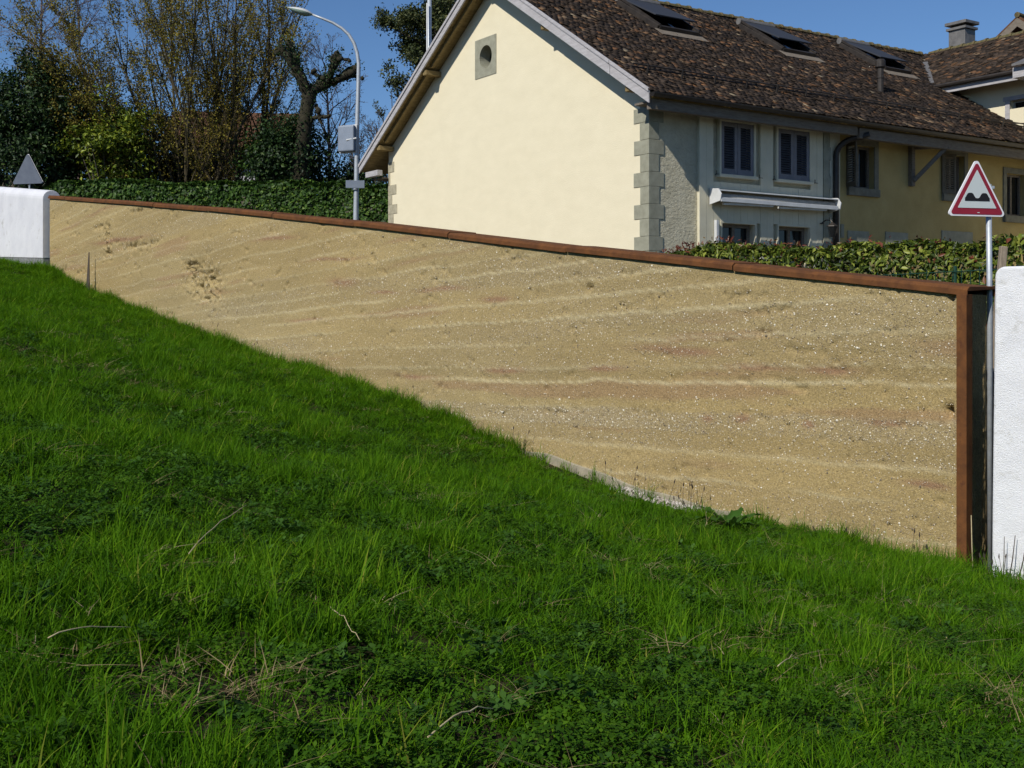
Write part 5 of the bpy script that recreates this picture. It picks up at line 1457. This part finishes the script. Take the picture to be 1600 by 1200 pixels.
bush('evergreen_shrub', 'dark ivy thicket around the foot of the pollarded tree', bpx(452, 245, 43.2), (sc(56, 43), 1.2, sc(60, 43)), 230, 48, .15, M['leaf_dark'], 55, .6, .32, base_z=GZ)
bush('evergreen_shrub', 'sparse pale leaved shrub right of the far house', bpx(402, 258, 43.8), (sc(34, 43), .8, sc(42, 43)), 40, 26, .13, M['leaf_ivy'], 56, .6, .25, base_z=GZ, lump=.6)
bush('evergreen_shrub', 'low dark growth behind the hedge below the bare trees', bpx(545, 285, 44), (sc(56, 44), .8, sc(20, 44)), 90, 40, .14, M['leaf_dark'], 57, .6, .3, base_z=GZ)

# ------------------------------------------------------------------ meadow: grass, clover, straw (instanced clumps)
def blades(rng, n, h, w, spread, lean, curl, seg=3):
    hh = rng.uniform(*h, n); ww = rng.uniform(*w, n); az = rng.uniform(0, 2 * np.pi, n)
    r = spread * np.sqrt(rng.uniform(0, 1, n)); a = rng.uniform(0, 2 * np.pi, n)
    bx_, by_ = r * np.cos(a), r * np.sin(a)
    ln = np.abs(rng.normal(lean, lean * .6, n)); cu = np.abs(rng.normal(curl, curl * .6, n)); tw = az + np.pi / 2 + rng.normal(0, .6, n)
    rows = []
    for k_ in range(seg + 1):
        t = k_ / seg
        off = hh * (ln * t + cu * t * t); z = hh * t * (1 - .35 * cu * t) - .01 * (k_ == 0)
        cx, cy = bx_ + off * np.cos(az), by_ + off * np.sin(az)
        wd = ww * .5 * (1 - t ** 1.6 * .96)
        rows.append(np.stack([np.stack([cx - wd * np.cos(tw), cy - wd * np.sin(tw), z], -1), np.stack([cx + wd * np.cos(tw), cy + wd * np.sin(tw), z], -1)], 1))
    V = np.stack(rows, 1).reshape(n, -1, 3); m_ = V.shape[1]
    fs = np.array([[2 * k_, 2 * k_ + 1, 2 * k_ + 3, 2 * k_ + 2] for k_ in range(seg)])
    return V.reshape(-1, 3), (fs[None] + (np.arange(n) * m_)[:, None, None]).reshape(-1, 4)

def clover(rng, n, h, size, spread, lf=3):
    P_ = []; nr = []; dd = []
    for t in range(n):
        r = spread * math.sqrt(rng.uniform()); a = rng.uniform(0, 6.283); z = rng.uniform(*h); c = np.array([r * math.cos(a), r * math.sin(a), z])
        a0 = rng.uniform(0, 6.283); s_ = rng.uniform(*size); tl = rng.normal(0, .35, 2)
        for e in range(lf):
            an = a0 + e * 2 * math.pi / lf; d = np.array([math.cos(an), math.sin(an), rng.uniform(-.2, .25) + tl[0] * math.cos(an) + tl[1] * math.sin(an)])
            P_.append((c, d / np.linalg.norm(d), s_))
    V = []; Fc = []
    for q, (c, d, s_) in enumerate(P_):
        sd = np.cross((0, 0, 1), d); sd /= np.linalg.norm(sd); up_ = np.cross(d, sd)
        V += [c, c + d * s_ * .55 + sd * s_ * .38 + up_ * .08 * s_, c + d * s_, c + d * s_ * .55 - sd * s_ * .38 + up_ * .08 * s_]
        Fc.append([q * 4, q * 4 + 3, q * 4 + 2, q * 4 + 1])
    return np.array(V), np.array(Fc)

src = bpy.data.collections.new('meadow_sources')      # only read by the instancers
def source(name, VF, mat):
    me = make_mesh(name, VF[0], VF[1], False); me.materials.append(mat)
    o = bpy.data.objects.new(name, me); src_c.objects.link(o); return o

def instancer(name, pts, rot, scl, idx, coll, label, cat):
    me = bpy.data.meshes.new(name); me.vertices.add(len(pts)); me.vertices.foreach_set('co', pts.astype(np.float64).ravel())
    a = me.attributes.new('rot', 'FLOAT_VECTOR', 'POINT'); a.data.foreach_set('vector', rot.astype(np.float32).ravel())
    a = me.attributes.new('scl', 'FLOAT_VECTOR', 'POINT'); a.data.foreach_set('vector', scl.astype(np.float32).ravel())
    a = me.attributes.new('idx', 'INT', 'POINT'); a.data.foreach_set('value', idx.astype(np.int32))
    o = bpy.data.objects.new(name, me); col.objects.link(o); tag(o, label, cat, kind='stuff')
    ng = bpy.data.node_groups.new(name, 'GeometryNodeTree')
    ng.interface.new_socket('Geometry', in_out='INPUT', socket_type='NodeSocketGeometry'); ng.interface.new_socket('Geometry', in_out='OUTPUT', socket_type='NodeSocketGeometry')
    gi = ng.nodes.new('NodeGroupInput'); go = ng.nodes.new('NodeGroupOutput')
    ci_ = ng.nodes.new('GeometryNodeCollectionInfo'); ci_.inputs['Collection'].default_value = coll; ci_.inputs['Separate Children'].default_value = True; ci_.inputs['Reset Children'].default_value = True
    ip = ng.nodes.new('GeometryNodeInstanceOnPoints'); ip.inputs['Pick Instance'].default_value = True
    def na(nm, tp):
        n_ = ng.nodes.new('GeometryNodeInputNamedAttribute'); n_.data_type = tp; n_.inputs['Name'].default_value = nm; return [s for s in n_.outputs if s.enabled and s.name == 'Attribute'][0]
    ng.links.new(gi.outputs[0], ip.inputs['Points']); ng.links.new(ci_.outputs[0], ip.inputs['Instance'])
    ng.links.new(na('idx', 'INT'), ip.inputs['Instance Index']); ng.links.new(na('rot', 'FLOAT_VECTOR'), ip.inputs['Rotation']); ng.links.new(na('scl', 'FLOAT_VECTOR'), ip.inputs['Scale'])
    ng.links.new(ip.outputs[0], go.inputs[0])
    md = o.modifiers.new('scatter', 'NODES'); md.node_group = ng
    return o

rg = np.random.default_rng(100)
src_c = bpy.data.collections.new('grass_sources')
GV = 8
for v in range(GV):
    V1, F1 = blades(rg, 15, (.05, .15), (.0046, .0092), .065, .25, .45, 3)
    source('grass_clump_%02d' % v, (V1, F1), M['grass'])
for v in range(4):     # long upright tufts
    V1, F1 = blades(rg, 17, (.11, .27), (.0048, .0092), .045, .16, .32, 4)
    source('grass_clump_%02d' % (GV + v), (V1, F1), M['grass'])
for v in range(3):     # short fine sward
    V1, F1 = blades(rg, 16, (.03, .08), (.004, .008), .08, .4, .5, 2)
    source('grass_clump_%02d' % (GV + 4 + v), (V1, F1), M['grass'])
col_grass = src_c
src_c = bpy.data.collections.new('clover_sources')
for v in range(4): source('clover_clump_%02d' % v, clover(rg, 26, (.02, .075), (.012, .022), .075), M['clover'])
for v in range(2): source('clover_clump_%02d' % (4 + v), clover(rg, 14, (.015, .06), (.02, .036), .06, 4), M['weed'])
col_clover = src_c
src_c = bpy.data.collections.new('straw_sources')
for v in range(4):
    V1, F1 = blades(rg, 9, (.03, .095), (.0022, .004), .07, 1.2, 1.0, 3); V1[:, 2] = V1[:, 2] * .45 + .02
    source('straw_clump_%02d' % v, (V1, F1), M['straw'])
col_straw = src_c

def scatter(n, dens_fun, rng):
    """points over the meadow in and a little round the view, thinned by dens_fun(X, Y, s, q)"""
    Y = rng.uniform(2.2, 42, n); X = rng.uniform(-22, 9, n)
    m_ = (X > -.5 * Y - 1.6) & (X < .47 * Y + 1.6)
    X, Y = X[m_], Y[m_]
    s_ = (X - W0[0]) * WD[0] + (Y - W0[1]) * WD[1]; q_ = (X - W0[0]) * WN[0] + (Y - W0[1]) * WN[1]
    lim = np.where(s_ < -.3, .12, np.where(s_ > S_END, .25, .05))
    m_ = q_ > lim; X, Y, s_, q_ = X[m_], Y[m_], s_[m_], q_[m_]
    k_ = rng.uniform(0, 1, len(X)) < dens_fun(X, Y, s_, q_)
    return X[k_], Y[k_], s_[k_], q_[k_]

BARE = [(110, 575, 1.3, .55), (340, 1085, .35, .22), (520, 1105, .3, .2), (1540, 985, .4, .25), (1330, 940, .35, .25)]
def bare_mask(X, Y):
    m_ = np.zeros(len(X))
    for (px, py, rx, ry) in BARE:
        # meet the meadow along the sight line
        t = np.linspace(2.5, 34, 600); xx = (px - 800) / F * t; g = ground_xy(xx, t); k_ = np.argmin(np.abs(g - (HOR - py) / F * t))
        m_ = np.maximum(m_, np.exp(-(((X - xx[k_]) / rx) ** 2 + ((Y - t[k_]) / ry) ** 2)))
    return m_

def mead(X, Y): return .45 * fbm(X * .8, Y * .8, 201, 2) + .55 * fbm(X * 2.1 + 3, Y * 2.1, 202, 3)
def dens(rho):
    return lambda X, Y, s, q: np.clip(rho(X, Y, s, q) / NB, 0, 1)
def meadow_at(px, py):
    t = np.linspace(2.5, 36, 4000); xx = (px - 800) / F * t; g = ground_xy(xx, t); q = (xx - W0[0]) * WN[0] + (t - W0[1]) * WN[1]
    e = np.abs((HOR - F * g / t) - py); e[q < .02] = 1e9
    k_ = int(np.argmin(e)); return np.array([xx[k_], t[k_], EYE + g[k_]])
DOCK = meadow_at(1140, 832)
NT = 520000; NB = NT / (39.8 * 31)
def grass_rho(X, Y, s, q):
    base_ = np.interp(Y, [2.5, 6, 10, 18, 34], [185, 170, 140, 105, 75])
    pt = mead(X, Y)
    gz = sstep(.75, .40, q) * sstep(2.2, 3.0, s) * sstep(7.4, 6.4, s)
    return base_ * (.68 + .85 * sstep(.34, .60, pt)) * (1 - .85 * bare_mask(X, Y)) * (1 - .93 * gz) * (1 - .9 * np.exp(-((X - DOCK[0]) ** 2 + (Y - DOCK[1]) ** 2) / .10))
X, Y, s_, q_ = scatter(NT, dens(grass_rho), rg)
n = len(X); pt = mead(X, Y); p2 = fbm(X * 2.3, Y * 2.3, 205, 3)
near_wall = np.exp(-(q_ / .45) ** 2)
u_ = rg.uniform(0, 1, n)
lp = .08 + .30 * sstep(.5, .68, pt) + .22 * sstep(.5, .62, fbm(X * 2.1 + 40, Y * 2.1, 209, 2)) + .45 * near_wall * sstep(.45, .6, vnoise(s_ * 1.6, 0 * s_, 220))
spr = .30 * sstep(.5, .3, pt)
idx = np.where(u_ < lp, GV + rg.integers(0, 4, n), np.where(u_ > 1 - spr, GV + 4 + rg.integers(0, 3, n), rg.integers(0, GV, n)))
hs = (.30 + 1.1 * pt + 1.3 * (p2 - .5)).clip(.22, 1.5) * rg.uniform(.7, 1.25, n) * (1 + .25 * near_wall * sstep(.5, .75, vnoise(s_ * 2.2 + 7, 0 * s_, 221)))
fz = sstep(1.5, .4, q_) * sstep(2.2, 3.0, s_) * sstep(7.8, 6.8, s_); hs *= 1 - .45 * fz
ws = np.interp(Y, [3, 10, 20, 34], [1.0, 1.15, 1.6, 2.3]) * rg.uniform(.85, 1.2, n)
tuft = near_wall * sstep(.46, .60, fbm(s_ * 1.5 + 2, 0 * s_ + .5, 222, 3)) * (rg.uniform(0, 1, n) < .5) * (1 - fz)
idx = np.where(tuft > .3, GV + rg.integers(0, 4, n), idx); hs = np.where(tuft > .3, rg.uniform(.8, 1.6, n), hs)
pts = np.stack([X, Y, EYE + ground_sq(s_, q_) - .005], -1)
cl_s = rg.uniform(-1.2, S_END, 95); cl_n = rg.integers(3, 11, 95)
es = np.repeat(cl_s, cl_n) + rg.normal(0, .16, cl_n.sum()); eq = np.abs(rg.normal(.16, .10, len(es))) + .06
kp = ~((es > 2.6) & (es < 6.9) & (rg.uniform(0, 1, len(es)) < .8)); es, eq = es[kp], eq[kp]; m_ = len(es)
pts = np.concatenate([pts, wxyz_np(es, eq, ground_sq(es, eq) - .005)]); idx = np.concatenate([idx, GV + rg.integers(0, 4, m_)])
ew_ = np.interp(es, [0, 12, 28], [1.1, 1.5, 2.2]); ws = np.concatenate([ws, ew_]); hs = np.concatenate([hs, rg.uniform(.8, 1.65, m_)]); n = len(pts)
rot = np.stack([rg.normal(0, .09, n), rg.normal(0, .09, n), rg.uniform(0, 6.283, n)], -1)
instancer('grass', pts, rot, np.stack([ws, ws, hs], -1), idx, col_grass, 'fresh green meadow grass covering the slope below the wall', 'grass')

def clover_rho(X, Y, s, q):
    pt = mead(X, Y)
    return np.interp(Y, [2.5, 8, 14, 20, 34], [105, 85, 50, 18, 6]) * (.28 + .85 * sstep(.56, .34, pt)) * (1 - .97 * sstep(.75, .40, q) * sstep(2.2, 3.0, s) * sstep(7.4, 6.4, s)) * (1 - .6 * bare_mask(X, Y))
X, Y, s_, q_ = scatter(NT, dens(clover_rho), rg); n = len(X)
pts = np.stack([X, Y, EYE + ground_sq(s_, q_)], -1)
sc_ = rg.uniform(.8, 1.35, n)
instancer('clover', pts, np.stack([rg.normal(0, .1, n), rg.normal(0, .1, n), rg.uniform(0, 6.283, n)], -1), np.stack([sc_, sc_, sc_ * rg.uniform(.8, 1.6, n)], -1), np.where(rg.uniform(0, 1, n) < .84, rg.integers(0, 4, n), rg.integers(4, 6, n)), col_clover, 'small dark clover and weed leaves growing among the grass', 'clover')

def straw_rho(X, Y, s, q):
    return np.interp(Y, [2.5, 8, 16, 30], [13, 10, 6, 2]) * (.2 + 2.2 * sstep(.52, .7, fbm(X * 1.3 + 7, Y * 1.3, 301, 3))) + 45 * bare_mask(X, Y) * np.interp(Y, [3, 20], [1, .4])
X, Y, s_, q_ = scatter(NT, dens(straw_rho), rg); n = len(X)
pts = np.stack([X, Y, EYE + ground_sq(s_, q_) + rg.uniform(.0, .07, n)], -1); sc_ = rg.uniform(.7, 1.4, n)
instancer('dry_straw', pts, np.stack([rg.normal(0, .12, n), rg.normal(0, .12, n), rg.uniform(0, 6.283, n)], -1), np.stack([sc_] * 3, -1), rg.integers(0, 4, n), col_straw, 'pale dry straw lying scattered among the green grass', 'straw')

# gravel drain showing along the foot of the wall
rg = np.random.default_rng(44)
gs = []
sa, _ = wall_sh(990, 775); sb3, _ = wall_sh(1105, 790)
n = 420
gsx = rg.uniform(min(sa, sb3) - .1, max(sa, sb3) + .15, n); gq = rg.uniform(.03, .34, n)
pos = wxyz_np(gsx, gq, ground_sq(gsx, gq) + .03 + .06 * sstep(.34, .05, gq)); sz = rg.uniform(.012, .032, n)
V, Fc = stones(pos, sz, rg); g_ = link('gravel', make_mesh('gravel', V, Fc, True), M['gravel']); recentre(g_)
tag(g_, 'pale gravel showing between the concrete footing and the grass', 'gravel', kind='stuff')

# ------------------------------------------------------------------ single plants, stakes and stalks on the meadow
def broad_leaf_plant(name, label, base_, n, L_, W_, seed, mat, rise=.8):
    rg = np.random.default_rng(seed); root = empty(name, tuple(base_)); tag(root, label, 'plant')
    for t in range(n):
        az = rg.uniform(0, 6.283); l_ = L_ * rg.uniform(.65, 1.1); w_ = W_ * rg.uniform(.7, 1.1); el = R(rg.uniform(25, 70)) * rise
        vs = []; fs = []; m_ = 7
        for i_ in range(m_ + 1):
            u_ = i_ / m_; el2 = el - u_ * R(55); r = l_ * u_
            c = np.array([math.cos(az) * r * math.cos(el * .6), math.sin(az) * r * math.cos(el * .6), .02 + l_ * (math.sin(el) * u_ - .45 * u_ * u_)])
            ww_ = w_ * .5 * (math.sin(math.pi * min(.98, .06 + .9 * u_)) ** .7) * (.25 if i_ == 0 else 1)
            sd = np.array([-math.sin(az), math.cos(az), 0]); wv = .018 * math.sin(u_ * 14 + t)
            vs += [c + sd * ww_ + np.array([0, 0, .25 * ww_ + wv]), c, c - sd * ww_ + np.array([0, 0, .25 * ww_ - wv])]
        for i_ in range(m_):
            for j_ in (0, 1): q = i_ * 3 + j_; fs.append([q, q + 1, q + 4, q + 3])
        mb = MB(); mb.add(vs, fs); mb.build('leaf', mat, root, smooth=True)
    return root
broad_leaf_plant('dock_plant', 'broad leaved dock plant in the grass below the gravel patch', meadow_at(1140, 832), 15, .40, .095, 61, M['weed'], 1.1)
broad_leaf_plant('dock_plant', 'dock plant close right of the larger one near the wall foot', meadow_at(1215, 845), 6, .22, .08, 62, M['weed'])
broad_leaf_plant('dock_plant', 'single broad pale green leaf at the bottom left corner', meadow_at(40, 1165), 2, .20, .075, 65, M['weed'])

# thin dark stake against the left of the earth wall
sp_, _ = wall_sh(138, 450, .2); bz = float(foot(sp_))
mb = MB(); a = np.array(wxyz(sp_, .22, bz - .1)); b = np.array(wxyz(sp_, .18, bz + 1.18))
mb.hexa([a + np.array(v) for v in ((-.055, -.03, 0), (.055, -.03, 0), (.055, .03, 0), (-.055, .03, 0))] + [b + np.array(v) for v in ((-.012, -.01, 0), (.012, -.01, 0), (.012, .01, 0), (-.012, .01, 0))])
o_ = mb.build('wooden_stake', M['stake_dark'], None, bevel=.005); tag(recentre(o_), 'pointed dark stake standing against the far left of the earth wall', 'stake')

def stalk(px0, py0, px1, py1, lift, r, mat, label, sag=.02):
    a = meadow_at(px0, py0); b = meadow_at(px1, py1)
    a[2] += lift[0]; b[2] += lift[1]; t = np.linspace(0, 1, 9)[:, None]
    pts = a * (1 - t) + b * t; pts[:, 2] += sag * np.sin(np.pi * t[:, 0]) + np.random.default_rng(int(px0)).normal(0, .006, 9)
    mb = MB(); mb.tube(pts, np.linspace(r, r * .6, 9) * .62, 6); o = mb.build('dry_stalk', mat, None, smooth=True); tag(recentre(o), label, 'stalk')
stalk(295, 905, 385, 830, (.12, .16), .0045, M['stalk'], 'pale dry stalk lying diagonally in the left grass')
stalk(75, 1050, 205, 1032, (.12, .11), .004, M['stalk'], 'thin dry stalk lying level at lower left')
stalk(668, 1198, 770, 1156, (.09, .11), .0055, M['stalk'], 'curved straw coloured stalk at the bottom centre', .04)
stalk(515, 990, 562, 1040, (.12, .10), .004, M['stalk'], 'short broken dry stalk in the middle of the grass')
stalk(1215, 1085, 1250, 1072, (.13, .13), .004, M['stalk'], 'small bent dry stalk at lower right')
# upright dead stalks by the foot of the post and white wall
def upright(sq, top, lean, r, mat, label, head=False):
    s_, q_ = sq; a = np.array(wxyz(s_, q_, float(ground_sq(np.array(s_), np.array(q_))))); b = a + np.array([lean, 0, top])
    mb = MB(); mb.tube([a, (a + b) / 2 + np.array([lean * .12, 0, 0]), b], [r, r * .9, r * .6], 6)
    if head: mb.tube([b - np.array([0, 0, .02]), b + np.array([lean * .05, 0, .03])], [r * 2.4, r * 1.6], 6)
    o = mb.build('dead_stalk', mat, None, smooth=True); tag(recentre(o), label, 'stalk')
upright((-.16, .12), .62, -.02, .006, M['stalk'], 'tall pale dead stalk in front of the dark wall end')
upright((-.50, .16), .46, .01, .005, M['stalk_dark'], 'leftmost of three dark dead stalks before the right white wall')
upright((-.56, .18), .48, .07, .006, M['stalk_dark'], 'middle one of three dark dead stalks before the right white wall')
upright((-.66, .20), .50, .10, .006, M['stalk_dark'], 'rightmost of three dark dead stalks before the right white wall')

# dark seed heads along the foot of the wall, too many and too thin to count
rg = np.random.default_rng(77)
tb = []
for (px, n_) in ((1085, 10), (1110, 8), (330, 8), (350, 8), (245, 4), (430, 4), (1460, 7), (1330, 5), (830, 6), (990, 8), (640, 4), (1580, 10)):
    for t in range(max(2, int(n_ * .6))):
        s_, _ = wall_sh(px + rg.normal(0, 14), 600); q_ = rg.uniform(.06, .3)
        a = np.array(wxyz(s_, q_, float(ground_sq(np.array(s_), np.array(q_))))); hgt = rg.uniform(.14, .40); ln = rg.normal(0, .07, 2)
        b = a + np.array([ln[0], ln[1], hgt]); tb.append((np.array([a, (a + b) / 2 + rg.normal(0, .01, 3), b]), np.array([.003, .0025, .002])))
        tb.append((np.array([b - [0, 0, .02], b, b + [ln[0] * .1, 0, .035]]), np.array([.004, .009, .003])))
V, Fc = join_tubes(tb, [4] * len(tb)); o_ = link('seed_heads', make_mesh('seed_heads', V, Fc), M['stalk_dark']); recentre(o_); tag(o_, 'thin dark weed stems with seed heads along the wall foot', 'weeds', kind='stuff')

bpy.context.view_layer.update()
